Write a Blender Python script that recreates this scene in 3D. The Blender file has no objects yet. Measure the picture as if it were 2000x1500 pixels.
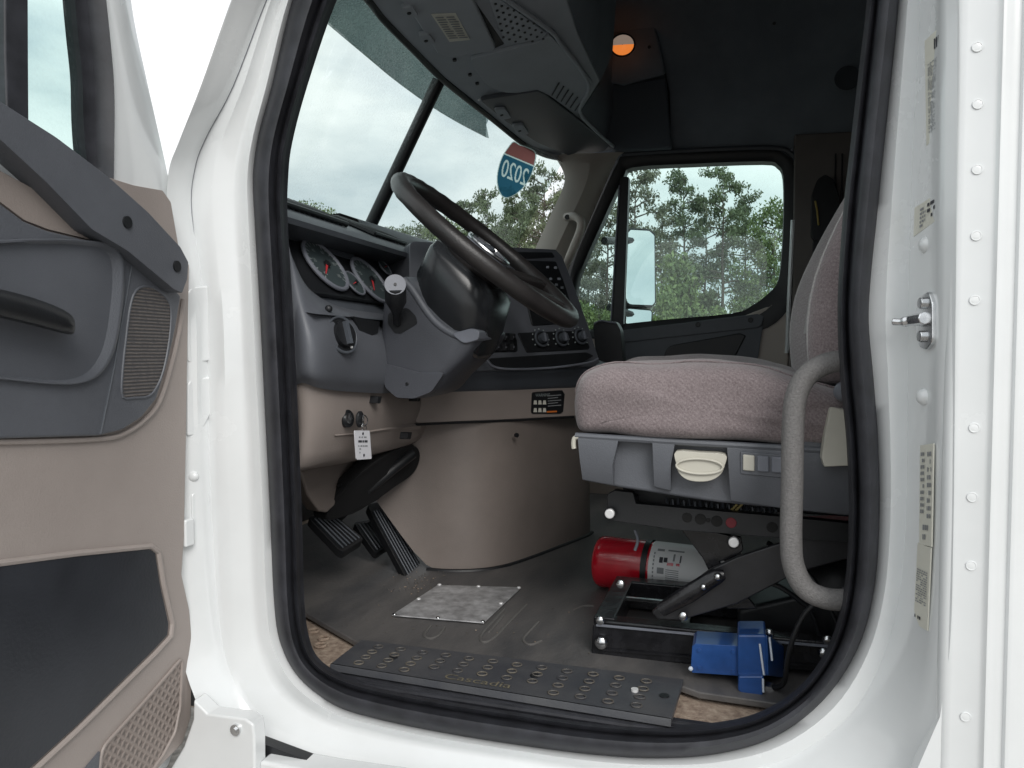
import bpy, bmesh, math, random
from mathutils import Vector, Matrix
import numpy as np
R_ = math.radians
random.seed(7)
sc = bpy.context.scene
COL = sc.collection

# ---------------------------------------------------------------- camera
# truck frame: X to the rear, Y into the cab (driver side to passenger side), Z up, cab floor at z = 0
FOC, PSI, TH = 1450.0, R_(17), R_(-2.37)
CAM = np.array([0, 0, .56])
FWD = np.array([-math.sin(PSI)*math.cos(TH), math.cos(PSI)*math.cos(TH), math.sin(TH)])
RT = np.array([math.cos(PSI), math.sin(PSI), 0.])
UP = np.cross(RT, FWD)
cd = bpy.data.cameras.new('camera'); cam = bpy.data.objects.new('camera', cd); COL.objects.link(cam)
cd.sensor_width = 36; cd.lens = 36*FOC/2000; cd.clip_start = .02; cd.clip_end = 3000
m = Matrix.Identity(4)
for i in range(3):
    m[i][0] = RT[i]; m[i][1] = UP[i]; m[i][2] = -FWD[i]; m[i][3] = CAM[i]
cam.matrix_world = m
sc.camera = cam

# ---------------------------------------------------------------- sky, sun, exposure
SUN_EL, SUN_AZ = R_(36), R_(146)      # azimuth clockwise from +Y
w = bpy.data.worlds.new("World"); sc.world = w; w.use_nodes = True
nt = w.node_tree; nt.nodes.clear(); N = nt.nodes.new; LK = nt.links.new
out = N('ShaderNodeOutputWorld')
sky = N('ShaderNodeTexSky'); sky.sky_type = 'NISHITA'; sky.sun_disc = False
sky.sun_elevation = SUN_EL; sky.sun_rotation = SUN_AZ
bg1 = N('ShaderNodeBackground'); bg1.inputs['Strength'].default_value = .10
LK(sky.outputs[0], bg1.inputs['Color'])
tc = N('ShaderNodeTexCoord')
mp = N('ShaderNodeMapping'); mp.inputs['Scale'].default_value = (1, 1, 2.6)
LK(tc.outputs['Generated'], mp.inputs['Vector'])
n1 = N('ShaderNodeTexNoise'); n1.inputs['Scale'].default_value = 2.6; n1.inputs['Detail'].default_value = 7; n1.inputs['Roughness'].default_value = .55
LK(mp.outputs[0], n1.inputs['Vector'])
cr = N('ShaderNodeValToRGB')
cr.color_ramp.elements[0].position = .36; cr.color_ramp.elements[0].color = (.56, .62, .66, 1)
cr.color_ramp.elements[1].position = .62; cr.color_ramp.elements[1].color = (1.0, 1.0, 1.0, 1)
LK(n1.outputs['Fac'], cr.inputs[0])
bg2 = N('ShaderNodeBackground'); bg2.inputs['Strength'].default_value = 1.06
LK(cr.outputs[0], bg2.inputs['Color'])
n2 = N('ShaderNodeTexNoise'); n2.inputs['Scale'].default_value = 2.1; n2.inputs['Detail'].default_value = 5
LK(mp.outputs[0], n2.inputs['Vector'])
mr = N('ShaderNodeMapRange'); mr.inputs[1].default_value = .30; mr.inputs[2].default_value = .42; mr.inputs[3].default_value = .72; mr.inputs[4].default_value = 1
LK(n2.outputs['Fac'], mr.inputs[0])
ms = N('ShaderNodeMixShader'); LK(mr.outputs[0], ms.inputs[0]); LK(bg1.outputs[0], ms.inputs[1]); LK(bg2.outputs[0], ms.inputs[2])
LK(ms.outputs[0], out.inputs['Surface'])
sd = bpy.data.lights.new('sun', 'SUN'); sd.energy = 1.5; sd.angle = R_(30); sd.color = (1, .97, .93)
so = bpy.data.objects.new('sun', sd); COL.objects.link(so)
sv = Vector((math.sin(SUN_AZ)*math.cos(SUN_EL), math.cos(SUN_AZ)*math.cos(SUN_EL), math.sin(SUN_EL)))
so.rotation_euler = (-sv).to_track_quat('-Z', 'Y').to_euler(); so.location = (0, -8, 12)
sc.view_settings.view_transform = 'Standard'; sc.view_settings.look = 'None'
sc.view_settings.exposure = 0.34; sc.view_settings.gamma = 1
sc.render.engine = 'CYCLES'
sc.cycles.max_bounces = 10; sc.cycles.diffuse_bounces = 5; sc.cycles.transparent_max_bounces = 24
sc.cycles.use_denoising = True

# ---------------------------------------------------------------- measuring helpers
def ray(u, v): return FWD + RT*(u-1000)/FOC + UP*(750-v)/FOC
def _ax(u, v, a, val):
    r = ray(u, v); return Vector(CAM + r*((val-CAM[a])/r[a]))
def PX(u, v, x): return _ax(u, v, 0, x)
def PY(u, v, y): return _ax(u, v, 1, y)
def PZ(u, v, z): return _ax(u, v, 2, z)
def PP(u, v, p0, n):
    r = ray(u, v); n = np.array(n, float); p0 = np.array(p0, float)
    return Vector(CAM + r*(((p0-CAM) @ n)/(r @ n)))
class Pl:
    """a plane of the cab: point and normal"""
    def __init__(s, p, n): s.p = Vector(p); s.n = Vector(n).normalized()
    def __call__(s, u, v, off=0.): return PP(u, v, s.p+s.n*off, s.n)
    def pts(s, l, off=0.): return [s(u, v, off) for u, v in l]
def YP(y): return Pl((0, y, 0), (0, -1, 0))
def XP(x): return Pl((x, 0, 0), (1, 0, 0))
def ZP(z): return Pl((0, 0, z), (0, 0, 1))
def crom(P, n=6, closed=False):
    P = [Vector(p) for p in P]; L = len(P); o = []
    rng = range(L) if closed else range(L-1)
    for i in rng:
        a = P[(i-1) % L] if closed or i > 0 else P[i]*2-P[i+1]
        b = P[i]; c = P[(i+1) % L]
        d = P[(i+2) % L] if closed or i+2 < L else c*2-b
        for k in range(n):
            t = k/n
            o.append(.5*((2*b)+(c-a)*t+(2*a-5*b+4*c-d)*t*t+(3*b-a-3*c+d)*t**3))
    if not closed: o.append(P[-1].copy())
    return o
def rnd(P, r=.25, n=4):
    """round the corners of a polygon: r is the share of the shorter side cut at each corner"""
    P = [Vector(p) for p in P]; L = len(P); o = []
    for i in range(L):
        a, b, c = P[i-1], P[i], P[(i+1) % L]
        k = r*min((a-b).length, (c-b).length)
        s = b+(a-b).normalized()*k; e = b+(c-b).normalized()*k
        for j in range(n+1):
            t = j/n; o.append(s*(1-t)**2+b*2*t*(1-t)+e*t*t)
    return o

# ---------------------------------------------------------------- materials
MAT = {}
def mat(name, col, rough=.5, metal=0., bump=0., bscale=200., var=0., vscale=6., spec=.5, coat=0., col2=None, detail=6., stretch=None):
    if name in MAT: return MAT[name]
    mt = bpy.data.materials.new(name); mt.use_nodes = True; t = mt.node_tree; b = t.nodes['Principled BSDF']
    b.inputs['Base Color'].default_value = (*col, 1); b.inputs['Roughness'].default_value = rough
    b.inputs['Metallic'].default_value = metal; b.inputs['Specular IOR Level'].default_value = spec
    b.inputs['Coat Weight'].default_value = coat; b.inputs['Coat Roughness'].default_value = .08
    g = t.nodes.new('ShaderNodeNewGeometry'); src = g.outputs['Position']
    if stretch:
        mpn = t.nodes.new('ShaderNodeMapping'); mpn.inputs['Scale'].default_value = stretch
        t.links.new(src, mpn.inputs['Vector']); src = mpn.outputs[0]
    if var > 0 or col2:
        nz = t.nodes.new('ShaderNodeTexNoise'); nz.inputs['Scale'].default_value = vscale; nz.inputs['Detail'].default_value = detail; nz.inputs['Roughness'].default_value = .6
        t.links.new(src, nz.inputs['Vector'])
        r = t.nodes.new('ShaderNodeValToRGB')
        c2 = col2 or tuple(min(1, c*(1+var)) for c in col)
        c1 = col if col2 else tuple(c*(1-var) for c in col)
        r.color_ramp.elements[0].position = .35; r.color_ramp.elements[0].color = (*c1, 1)
        r.color_ramp.elements[1].position = .68; r.color_ramp.elements[1].color = (*c2, 1)
        t.links.new(nz.outputs['Fac'], r.inputs[0]); t.links.new(r.outputs[0], b.inputs['Base Color'])
        rr = t.nodes.new('ShaderNodeMapRange'); rr.inputs[3].default_value = max(.03, rough-.08); rr.inputs[4].default_value = min(1, rough+.1)
        t.links.new(nz.outputs['Fac'], rr.inputs[0]); t.links.new(rr.outputs[0], b.inputs['Roughness'])
    if bump > 0:
        bz = t.nodes.new('ShaderNodeTexNoise'); bz.inputs['Scale'].default_value = bscale; bz.inputs['Detail'].default_value = 3
        t.links.new(src, bz.inputs['Vector'])
        bp = t.nodes.new('ShaderNodeBump'); bp.inputs['Strength'].default_value = bump; bp.inputs['Distance'].default_value = .002
        t.links.new(bz.outputs['Fac'], bp.inputs['Height']); t.links.new(bp.outputs[0], b.inputs['Normal'])
    MAT[name] = mt
    return mt
white = mat('white_paint', (.765, .785, .79), .24, coat=.8, bump=.05, bscale=11, var=.03, vscale=6)
rubber = mat('seal_rubber', (.026, .027, .033), .52, bump=.12, bscale=60, var=.35, vscale=25)
tan = mat('tan_plastic', (.30, .258, .236), .5, bump=.25, bscale=420, var=.05, vscale=7)
tan_dirty = mat('tan_scuffed', (.215, .183, .165), .5, bump=.25, bscale=420, var=.09, vscale=6, detail=10)
grey = mat('grey_plastic', (.108, .115, .131), .42, bump=.25, bscale=500, var=.08, vscale=8)
greyd = mat('dark_grey_plastic', (.075, .084, .098), .45, bump=.2, bscale=500, var=.12, vscale=8)
greyl = mat('light_grey_plastic', (.17, .18, .21), .45, bump=.2, bscale=500, var=.08, vscale=8)
black = mat('black_plastic', (.011, .012, .014), .45, bump=.15, bscale=300, var=.2, vscale=12)
blackg = mat('black_gloss_metal', (.012, .012, .014), .22, bump=.25, bscale=70, var=.4, vscale=40)
leather = mat('wheel_leather', (.022, .020, .020), .38, bump=.25, bscale=320, var=.2, vscale=20)
liner = mat('headliner', (.22, .25, .285), .85, bump=.3, bscale=350, var=.12, vscale=5)
ovh = mat('overhead_plastic', (.38, .41, .45), .6, bump=.2, bscale=450, var=.08, vscale=6)
beige = mat('beige_plastic', (.55, .53, .46), .45, var=.05, vscale=15)
alum = mat('scuffed_aluminium', (.47, .47, .48), .45, metal=.45, bump=.5, bscale=90, var=.35, vscale=38)
chrome = mat('zinc_steel', (.72, .73, .74), .22, metal=1., var=.15, vscale=60)
steelw = mat('pale_bolt', (.8, .8, .8), .4, metal=.3)
red = mat('extinguisher_red', (.52, .008, .022), .22, coat=.7, var=.12, vscale=20)
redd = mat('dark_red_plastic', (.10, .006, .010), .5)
blue = mat('blue_enamel', (.018, .07, .24), .3, coat=.4, bump=.15, bscale=60, var=.18, vscale=22)
paper = mat('paper_label', (.70, .69, .61), .6, var=.04)
ink = mat('label_ink', (.05, .05, .06), .6)
inkg = mat('faded_ink', (.28, .29, .30), .6)
orange = mat('orange_ink', (.7, .18, .03), .6)
matblk = mat('mat_rubber', (.066, .066, .069), .5, bump=.45, bscale=220, col2=(.145, .136, .13), vscale=9, detail=9, stretch=(1, .35, 1))
carpet = mat('sandy_carpet', (.24, .175, .135), .95, bump=.9, bscale=260, col2=(.46, .37, .29), vscale=90)
barm = mat('grey_grab_paint', (.15, .145, .143), .7, bump=.8, bscale=480, col2=(.205, .198, .195), vscale=260)
treadm = mat('tread_plastic', (.050, .053, .062), .42, bump=.2, bscale=300, col2=(.082, .083, .088), vscale=12)
bossm = mat('worn_boss', (.06, .06, .066), .5, col2=(.16, .14, .11), vscale=25)
dust = mat('dusty_lettering', (.16, .14, .095), .8)
dial = mat('dial_face', (.052, .070, .074), .5)
tick = mat('dial_mark', (.30, .34, .34), .5)
needle = mat('needle_red', (.62, .05, .06), .4)

def seat_fabric(name, c1, c2):
    mt = bpy.data.materials.new(name); mt.use_nodes = True; t = mt.node_tree; b = t.nodes['Principled BSDF']
    b.inputs['Roughness'].default_value = .95; b.inputs['Specular IOR Level'].default_value = .15
    b.inputs['Sheen Weight'].default_value = .35; b.inputs['Sheen Roughness'].default_value = .5
    g = t.nodes.new('ShaderNodeNewGeometry')
    a = t.nodes.new('ShaderNodeTexNoise'); a.inputs['Scale'].default_value = 330; a.inputs['Detail'].default_value = 3; a.inputs['Roughness'].default_value = .75
    wv = t.nodes.new('ShaderNodeTexWave'); wv.bands_direction = 'DIAGONAL'; wv.inputs['Scale'].default_value = 70; wv.inputs['Distortion'].default_value = 4; wv.inputs['Detail'].default_value = 3; wv.inputs['Detail Scale'].default_value = 6
    big = t.nodes.new('ShaderNodeTexNoise'); big.inputs['Scale'].default_value = 7
    for n_ in (a, wv, big): t.links.new(g.outputs['Position'], n_.inputs['Vector'])
    mx = t.nodes.new('ShaderNodeMath'); mx.operation = 'MULTIPLY_ADD'; mx.inputs[1].default_value = .08
    t.links.new(wv.outputs['Fac'], mx.inputs[0])
    m2 = t.nodes.new('ShaderNodeMath'); m2.operation = 'MULTIPLY_ADD'; m2.inputs[1].default_value = .3
    t.links.new(big.outputs['Fac'], m2.inputs[0]); t.links.new(a.outputs['Fac'], m2.inputs[2]); t.links.new(m2.outputs[0], mx.inputs[2])
    r = t.nodes.new('ShaderNodeValToRGB'); r.color_ramp.elements[0].position = .48; r.color_ramp.elements[1].position = .92
    r.color_ramp.elements[0].color = (*c1, 1); r.color_ramp.elements[1].color = (*c2, 1)
    t.links.new(mx.outputs[0], r.inputs[0]); t.links.new(r.outputs[0], b.inputs['Base Color'])
    bp = t.nodes.new('ShaderNodeBump'); bp.inputs['Strength'].default_value = .5; bp.inputs['Distance'].default_value = .002
    t.links.new(mx.outputs[0], bp.inputs['Height']); t.links.new(bp.outputs[0], b.inputs['Normal'])
    return mt
fabric = seat_fabric('seat_fabric', (.155, .124, .127), (.315, .268, .272))
fabric2 = seat_fabric('seat_fabric_pale_lit', (.34, .325, .32), (.52, .50, .49))  # backrest fabric paled, window light put into its colour

fabric3 = seat_fabric('seat_fabric_grey_lit', (.24, .215, .215), (.42, .385, .385))  # greyer backrest fabric, also lightened to hold the window light

def glass(name, tint, dirt=0., dcol=(.8, .85, .85)):
    mt = bpy.data.materials.new(name); mt.use_nodes = True; t = mt.node_tree; t.nodes.clear()
    o = t.nodes.new('ShaderNodeOutputMaterial'); tr = t.nodes.new('ShaderNodeBsdfTransparent'); tr.inputs[0].default_value = (*tint, 1)
    gl = t.nodes.new('ShaderNodeBsdfGlossy'); gl.inputs['Roughness'].default_value = .02
    lw_ = t.nodes.new('ShaderNodeLayerWeight'); lw_.inputs[0].default_value = .5
    pw = t.nodes.new('ShaderNodeMath'); pw.operation = 'POWER'; pw.inputs[1].default_value = 5; t.links.new(lw_.outputs['Facing'], pw.inputs[0])
    fr = t.nodes.new('ShaderNodeMath'); fr.operation = 'MULTIPLY_ADD'; fr.inputs[1].default_value = .5; fr.inputs[2].default_value = .035; t.links.new(pw.outputs[0], fr.inputs[0])
    mx = t.nodes.new('ShaderNodeMixShader'); t.links.new(fr.outputs[0], mx.inputs[0]); t.links.new(tr.outputs[0], mx.inputs[1]); t.links.new(gl.outputs[0], mx.inputs[2])
    last = mx.outputs[0]
    if dirt:
        df = t.nodes.new('ShaderNodeBsdfTranslucent'); df.inputs[0].default_value = (*dcol, 1)
        g = t.nodes.new('ShaderNodeNewGeometry'); nz = t.nodes.new('ShaderNodeTexNoise'); nz.inputs['Scale'].default_value = 170; nz.inputs['Detail'].default_value = 4
        nb = t.nodes.new('ShaderNodeTexNoise'); nb.inputs['Scale'].default_value = 3
        t.links.new(g.outputs['Position'], nz.inputs['Vector']); t.links.new(g.outputs['Position'], nb.inputs['Vector'])
        mu = t.nodes.new('ShaderNodeMath'); mu.operation = 'MULTIPLY'; t.links.new(nz.outputs['Fac'], mu.inputs[0]); t.links.new(nb.outputs['Fac'], mu.inputs[1])
        r = t.nodes.new('ShaderNodeMapRange'); r.inputs[1].default_value = .22; r.inputs[2].default_value = .42; r.inputs[3].default_value = 0; r.inputs[4].default_value = dirt
        t.links.new(mu.outputs[0], r.inputs[0])
        m2 = t.nodes.new('ShaderNodeMixShader'); t.links.new(r.outputs[0], m2.inputs[0]); t.links.new(last, m2.inputs[1]); t.links.new(df.outputs[0], m2.inputs[2]); last = m2.outputs[0]
    t.links.new(last, o.inputs[0]); return mt
g_wind = glass('windshield_glass', (.72, .81, .79), .13)
g_side = glass('side_glass', (.82, .92, .90), .05)
mirror_m = mat('mirror_glass', (.80, .86, .86), .02, metal=1.)

# ---------------------------------------------------------------- mesh builder
WLOC = {}
class MB:
    def __init__(s): s.v = []; s.f = []; s.m = []; s.mats = []
    def add(s, V, F, mt):
        if mt not in s.mats: s.mats.append(mt)
        k = len(s.v); s.v += [Vector(p) for p in V]; s.f += [tuple(i+k for i in f) for f in F]; s.m += [s.mats.index(mt)]*len(F)
        return s
    def slab(s, P, ext, mt):
        P = [Vector(p) for p in P]; n = len(P); ext = Vector(ext)
        F = [tuple(range(n)), tuple(range(2*n-1, n-1, -1))]+[(i, i+n, (i+1) % n+n, (i+1) % n) for i in range(n)]
        return s.add(P+[p+ext for p in P], F, mt)
    def loft(s, rows, mt, closed=False, cap=False):
        n = len(rows[0]); V = [p for r in rows for p in r]; F = []
        for i in range(len(rows)-1):
            for j in range(n if closed else n-1):
                k = (j+1) % n; F.append((i*n+j, i*n+k, (i+1)*n+k, (i+1)*n+j))
        if cap: F += [tuple(range(n)), tuple(range(len(V)-1, len(V)-n-1, -1))]
        return s.add(V, F, mt)
    def tube(s, P, r, mt, n=10, closed=False, flat=None):
        P = [Vector(p) for p in P]; L = len(P); rows = []; pn = None
        for i in range(L):
            a = P[i-1] if i > 0 or closed else P[i]; b = P[(i+1) % L] if i < L-1 or closed else P[i]
            t = (b-a).normalized()
            if pn is None:
                q = Vector((0, 0, 1)) if abs(t.z) < .9 else Vector((1, 0, 0)); pn = (q-t*q.dot(t)).normalized()
            else: pn = (pn-t*pn.dot(t)).normalized()
            bn = t.cross(pn); rr = r[i] if isinstance(r, (list, tuple)) else r
            rows.append([P[i]+(pn*math.cos(2*math.pi*k/n)+bn*math.sin(2*math.pi*k/n)*(flat or 1))*rr for k in range(n)])
        if closed: rows.append(rows[0])
        return s.loft(rows, mt, True, not closed)
    def cyl(s, a, b, r, mt, r2=None, n=20): return s.tube([a, b], [r, r if r2 is None else r2], mt, n)
    def box(s, c, size, mt, rot=None):
        c = Vector(c); sx, sy, sz = [x/2 for x in size]; M = rot or Matrix.Identity(3)
        V = [c+M @ Vector((x*sx, y*sy, z*sz)) for x, y, z in ((-1,-1,-1),(1,-1,-1),(1,1,-1),(-1,1,-1),(-1,-1,1),(1,-1,1),(1,1,1),(-1,1,1))]
        return s.add(V, [(0,3,2,1),(4,5,6,7),(0,1,5,4),(1,2,6,5),(2,3,7,6),(3,0,4,7)], mt)
    def ball(s, c, r, mt, sc_=(1, 1, 1), n=14, k=8):
        c = Vector(c); rows = []
        for i in range(1, k):
            a = math.pi*i/k; rows.append([c+Vector((math.sin(a)*math.cos(2*math.pi*j/n)*sc_[0], math.sin(a)*math.sin(2*math.pi*j/n)*sc_[1], math.cos(a)*sc_[2]))*r for j in range(n)])
        return s.loft(rows, mt, True, True)
    def disc(s, c, nrm, r, mt, n=24, h=.002, e=None):
        nrm = Vector(nrm).normalized(); return s.cyl(Vector(c)-nrm*h, Vector(c)+nrm*h, r, mt, n=n)
    def build(s, name, parent=None, smooth=38, bevel=0., seg=2, sub=0, local=None):
        me = bpy.data.meshes.new(name)
        c = Vector(local) if local is not None else sum(s.v, Vector())/len(s.v)
        me.from_pydata([p-c for p in s.v], [], s.f)
        for x in s.mats: me.materials.append(x)
        me.polygons.foreach_set('material_index', s.m); me.update()
        bm = bmesh.new(); bm.from_mesh(me); bmesh.ops.recalc_face_normals(bm, faces=bm.faces); bm.to_mesh(me); bm.free()
        if smooth: me.shade_smooth(); me.set_sharp_from_angle(angle=R_(smooth))
        o = bpy.data.objects.new(name, me); COL.objects.link(o)
        WLOC[o.name] = c
        if parent is not None: o.parent = parent; o.location = c-WLOC[parent.name]
        else: o.location = c
        if bevel:
            b = o.modifiers.new('bevel', 'BEVEL'); b.width = bevel; b.segments = seg; b.limit_method = 'ANGLE'; b.angle_limit = R_(35); b.harden_normals = True
        if sub:
            b = o.modifiers.new('sub', 'SUBSURF'); b.levels = sub; b.render_levels = sub
        return o
def empty(name, loc, label, cat, group=None):
    o = bpy.data.objects.new(name, None); COL.objects.link(o); o.location = loc; WLOC[o.name] = Vector(loc)
    return tag(o, label, cat, group)
def tag(o, label=None, cat=None, group=None, kind=None):
    for k, x in (('label', label), ('category', cat), ('group', group), ('kind', kind)):
        if x: o[k] = x
    return o
def glyphs(s, size=1.):
    """vertices and faces of a word, in its own x and y"""
    cu = bpy.data.curves.new('word', 'FONT'); cu.body = s; cu.size = size
    ob = bpy.data.objects.new('word', cu); COL.objects.link(ob)
    me = ob.to_mesh(); V = [tuple(v.co) for v in me.vertices]; F = [tuple(p.vertices) for p in me.polygons]
    ob.to_mesh_clear(); bpy.data.objects.remove(ob); bpy.data.curves.remove(cu)
    return V, F
def word(mb, s, o, ex, ey, width, mt, off=Vector((0, 0, 0)), bold=0):
    """lay a word from origin o along ex (unit = width of the word) and ey (unit = cap height)"""
    V, F = glyphs(s); x0 = min(v[0] for v in V); x1 = max(v[0] for v in V); y0 = min(v[1] for v in V); y1 = max(v[1] for v in V)
    mb.add([o+ex*((v[0]-x0)/(x1-x0)*width)+ey*((v[1]-y0)/(y1-y0))+off for v in V], F, mt)

# ================================================================ GROUND
def gravel_ground():
    mt = bpy.data.materials.new('gravel'); mt.use_nodes = True; t = mt.node_tree; b = t.nodes['Principled BSDF']; b.inputs['Roughness'].default_value = .95
    g = t.nodes.new('ShaderNodeNewGeometry'); a = t.nodes.new('ShaderNodeTexNoise'); a.inputs['Scale'].default_value = 25; a.inputs['Detail'].default_value = 10
    t.links.new(g.outputs['Position'], a.inputs['Vector']); r = t.nodes.new('ShaderNodeValToRGB')
    r.color_ramp.elements[0].position = .3; r.color_ramp.elements[0].color = (.13, .12, .11, 1); r.color_ramp.elements[1].position = .75; r.color_ramp.elements[1].color = (.36, .34, .31, 1)
    t.links.new(a.outputs['Fac'], r.inputs[0]); t.links.new(r.outputs[0], b.inputs['Base Color'])
    n = 30; S = 900; rows = [[Vector((-S+2*S*i/n, -S+2*S*j/n, -1.2)) for i in range(n+1)] for j in range(n+1)]
    tag(MB().loft(rows, mt).build('ground', local=(0, 0, -1.2)), kind='structure')
gravel_ground()

# ================================================================ TRUCK
truck = empty('semi_truck', (-.2, 2.0, -1.2), 'white semi truck with its driver door standing open on a tan and grey cab', 'truck')

# ---- door opening: stations (seal outer edge, seal inner edge, then three lines of the painted jamb), each with its own depth
ST = [ # so        si          w2           w3           w4
 ((700,-220),(775,-210),(672,-230),(640,-240),(560,-260)),
 ((625,-100),(700,-95),(597,-105),(570,-108),(500,-112)),
 ((575,0),(648,0),(548,0),(520,0),(452,0)),
 ((533,170),(592,165),(503,170),(455,168),(392,168)),
 ((508,262),(563,275),(478,268),(402,268),(350,275)),
 ((497,340),(555,345),(467,340),(380,330),(330,332)),
 ((500,430),(554,430),(467,430),(374,415),(326,420)),
 ((510,600),(564,600),(475,600),(400,600),(335,600)),
 ((520,800),(574,800),(484,800),(405,800),(335,800)),
 ((530,1000),(582,1000),(494,1000),(412,1000),(335,1000)),
 ((538,1180),(587,1180),(500,1182),(425,1190),(345,1200)),
 ((552,1262),(600,1262),(515,1275),(445,1300),(370,1335)),
 ((588,1325),(625,1300),(555,1352),(500,1400),(440,1470)),
 ((655,1375),(672,1325),(630,1405),(590,1452),(550,1530)),
 ((740,1402),(745,1345),(728,1434),(700,1484),(680,1565)),
 ((860,1427),(865,1368),(855,1460),(840,1510),(830,1595)),
 ((1000,1450),(1005,1390),(1000,1482),(995,1534),(990,1620)),
 ((1150,1470),(1155,1412),(1152,1505),(1155,1556),(1160,1645)),
 ((1280,1478),(1290,1422),(1290,1514),(1310,1566),(1330,1655)),
 ((1400,1470),(1400,1418),(1420,1510),(1480,1560),(1530,1640)),
 ((1510,1438),(1490,1395),(1545,1478),(1640,1525),(1690,1590)),
 ((1605,1368),(1570,1340),(1655,1402),(1745,1480),(1785,1515)),
 ((1672,1268),(1625,1255),(1722,1290),(1800,1378),(1835,1400)),
 ((1705,1150),(1652,1145),(1757,1158),(1826,1240),(1856,1250)),
 ((1715,1000),(1660,1000),(1770,1000),(1834,1030),(1862,1030)),
 ((1712,860),(1655,860),(1772,860),(1836,870),(1864,870)),
 ((1703,740),(1643,740),(1773,740),(1837,745),(1865,745)),
 ((1694,630),(1638,630),(1774,630),(1838,632),(1866,632)),
 ((1698,540),(1640,540),(1775,540),(1839,540),(1867,540)),
 ((1710,420),(1650,400),(1778,415),(1840,410),(1868,410)),
 ((1722,300),(1662,290),(1782,300),(1841,295),(1869,295)),
 ((1738,150),(1680,130),(1790,150),(1842,150),(1870,150)),
 ((1753,0),(1695,0),(1798,0),(1843,0),(1871,0)),
 ((1765,-150),(1705,-150),(1805,-150),(1844,-155),(1872,-160)),
 ((1740,-330),(1690,-310),(1790,-350),(1840,-370),(1870,-380)),
 ((1640,-440),(1620,-400),(1660,-480),(1700,-540),(1720,-570)),
 ((1400,-490),(1390,-440),(1410,-530),(1420,-590),(1425,-630)),
 ((1100,-480),(1100,-430),(1095,-520),(1085,-580),(1080,-620)),
 ((880,-420),(900,-380),(860,-455),(830,-500),(805,-530)),
 ((770,-320),(830,-290),(740,-335),(705,-360),(660,-390)),
]
nS = len(ST)
def side(i):   # 0 left, 1 bottom, 2 right, 3 top
    return 0 if i <= 12 else 1 if i <= 20 else 2 if i <= 33 else 3
def loop(fn): return crom([fn(i, s) for i, s in enumerate(ST)], 5, True)
so_ = loop(lambda i, s: PY(*s[0], 1.085))
si_ = loop(lambda i, s: PY(*s[1], 1.115))
def mixpt(s, t, y): return PY(s[0][0]*(1-t)+s[1][0]*t, s[0][1]*(1-t)+s[1][1]*t, y)
seal = MB()
seal.loft([loop(lambda i, s: mixpt(s, -.06, 1.10)), loop(lambda i, s: mixpt(s, -.05, 1.073)), loop(lambda i, s: mixpt(s, .07, 1.058)), loop(lambda i, s: mixpt(s, .28, 1.049)),
           loop(lambda i, s: mixpt(s, .48, 1.052)), loop(lambda i, s: mixpt(s, .60, 1.064)), loop(lambda i, s: mixpt(s, .67, 1.085)), loop(lambda i, s: mixpt(s, .72, 1.088)),
           loop(lambda i, s: mixpt(s, .78, 1.076)), loop(lambda i, s: mixpt(s, .88, 1.073)), loop(lambda i, s: mixpt(s, .97, 1.082)), si_,
           loop(lambda i, s: PY(s[1][0], s[1][1], 1.115)+Vector((0, .012, 0)))], rubber, True)
seal_o = seal.build('door_seal', truck, smooth=60)
def w1(i, s): return PY(s[0][0]*.55+s[2][0]*.45, s[0][1]*.55+s[2][1]*.45, 1.062)
Y3 = {0: 1.045, 1: 1.05, 2: .975, 3: 1.0}; Y4 = {0: .985, 1: 1.0, 2: .958, 3: .98}
def sy(tab, i):
    a = [tab[side((i+k) % nS)] for k in (-2, -1, 0, 1, 2)]; return sum(a)/5
W2 = lambda i, s: PY(*s[2], 1.068)
W3 = lambda i, s: PY(*s[3], sy(Y3, i))
W4 = lambda i, s: PY(*s[4], sy(Y4, i))
def back(i, s):
    p = W4(i, s); return p+Vector((-.02 if side(i) == 0 else .0, .02 if side(i) == 0 else 0, -.12 if side(i) == 1 else 0))
def lerp(f, g, t): return lambda i, s: f(i, s).lerp(g(i, s), t)
def rel(f, g, t, b):
    # pressed relief of the front pillar, fading out towards the sill
    def q(i, s):
        k = max(0., min(1., (12-i)/4)) if side(i) == 0 else (.6 if i > 37 else 0.)
        return f(i, s).lerp(g(i, s), t)+Vector((b*.5, -b, 0))*k
    return q
body = MB()
body.loft([loop(lambda i, s: PY(*s[0], 1.10)), loop(lambda i, s: PY(*s[0], 1.079)), loop(lambda i, s: w1(i, s)), loop(lerp(w1, W2, .55)), loop(W2),
           loop(rel(W2, W3, .15, .000)), loop(rel(W2, W3, .5, .011)), loop(rel(W2, W3, .85, .003)), loop(rel(W2, W3, 1., -.003)), loop(rel(W3, W4, .25, .007)), loop(rel(W3, W4, .6, -.004)), loop(rel(W3, W4, .9, .002)), loop(W4), loop(back)], white, True)
jamb = body.build('door_frame', truck, smooth=50)
tag(jamb, 'glossy white painted door jamb and A pillar')
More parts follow.
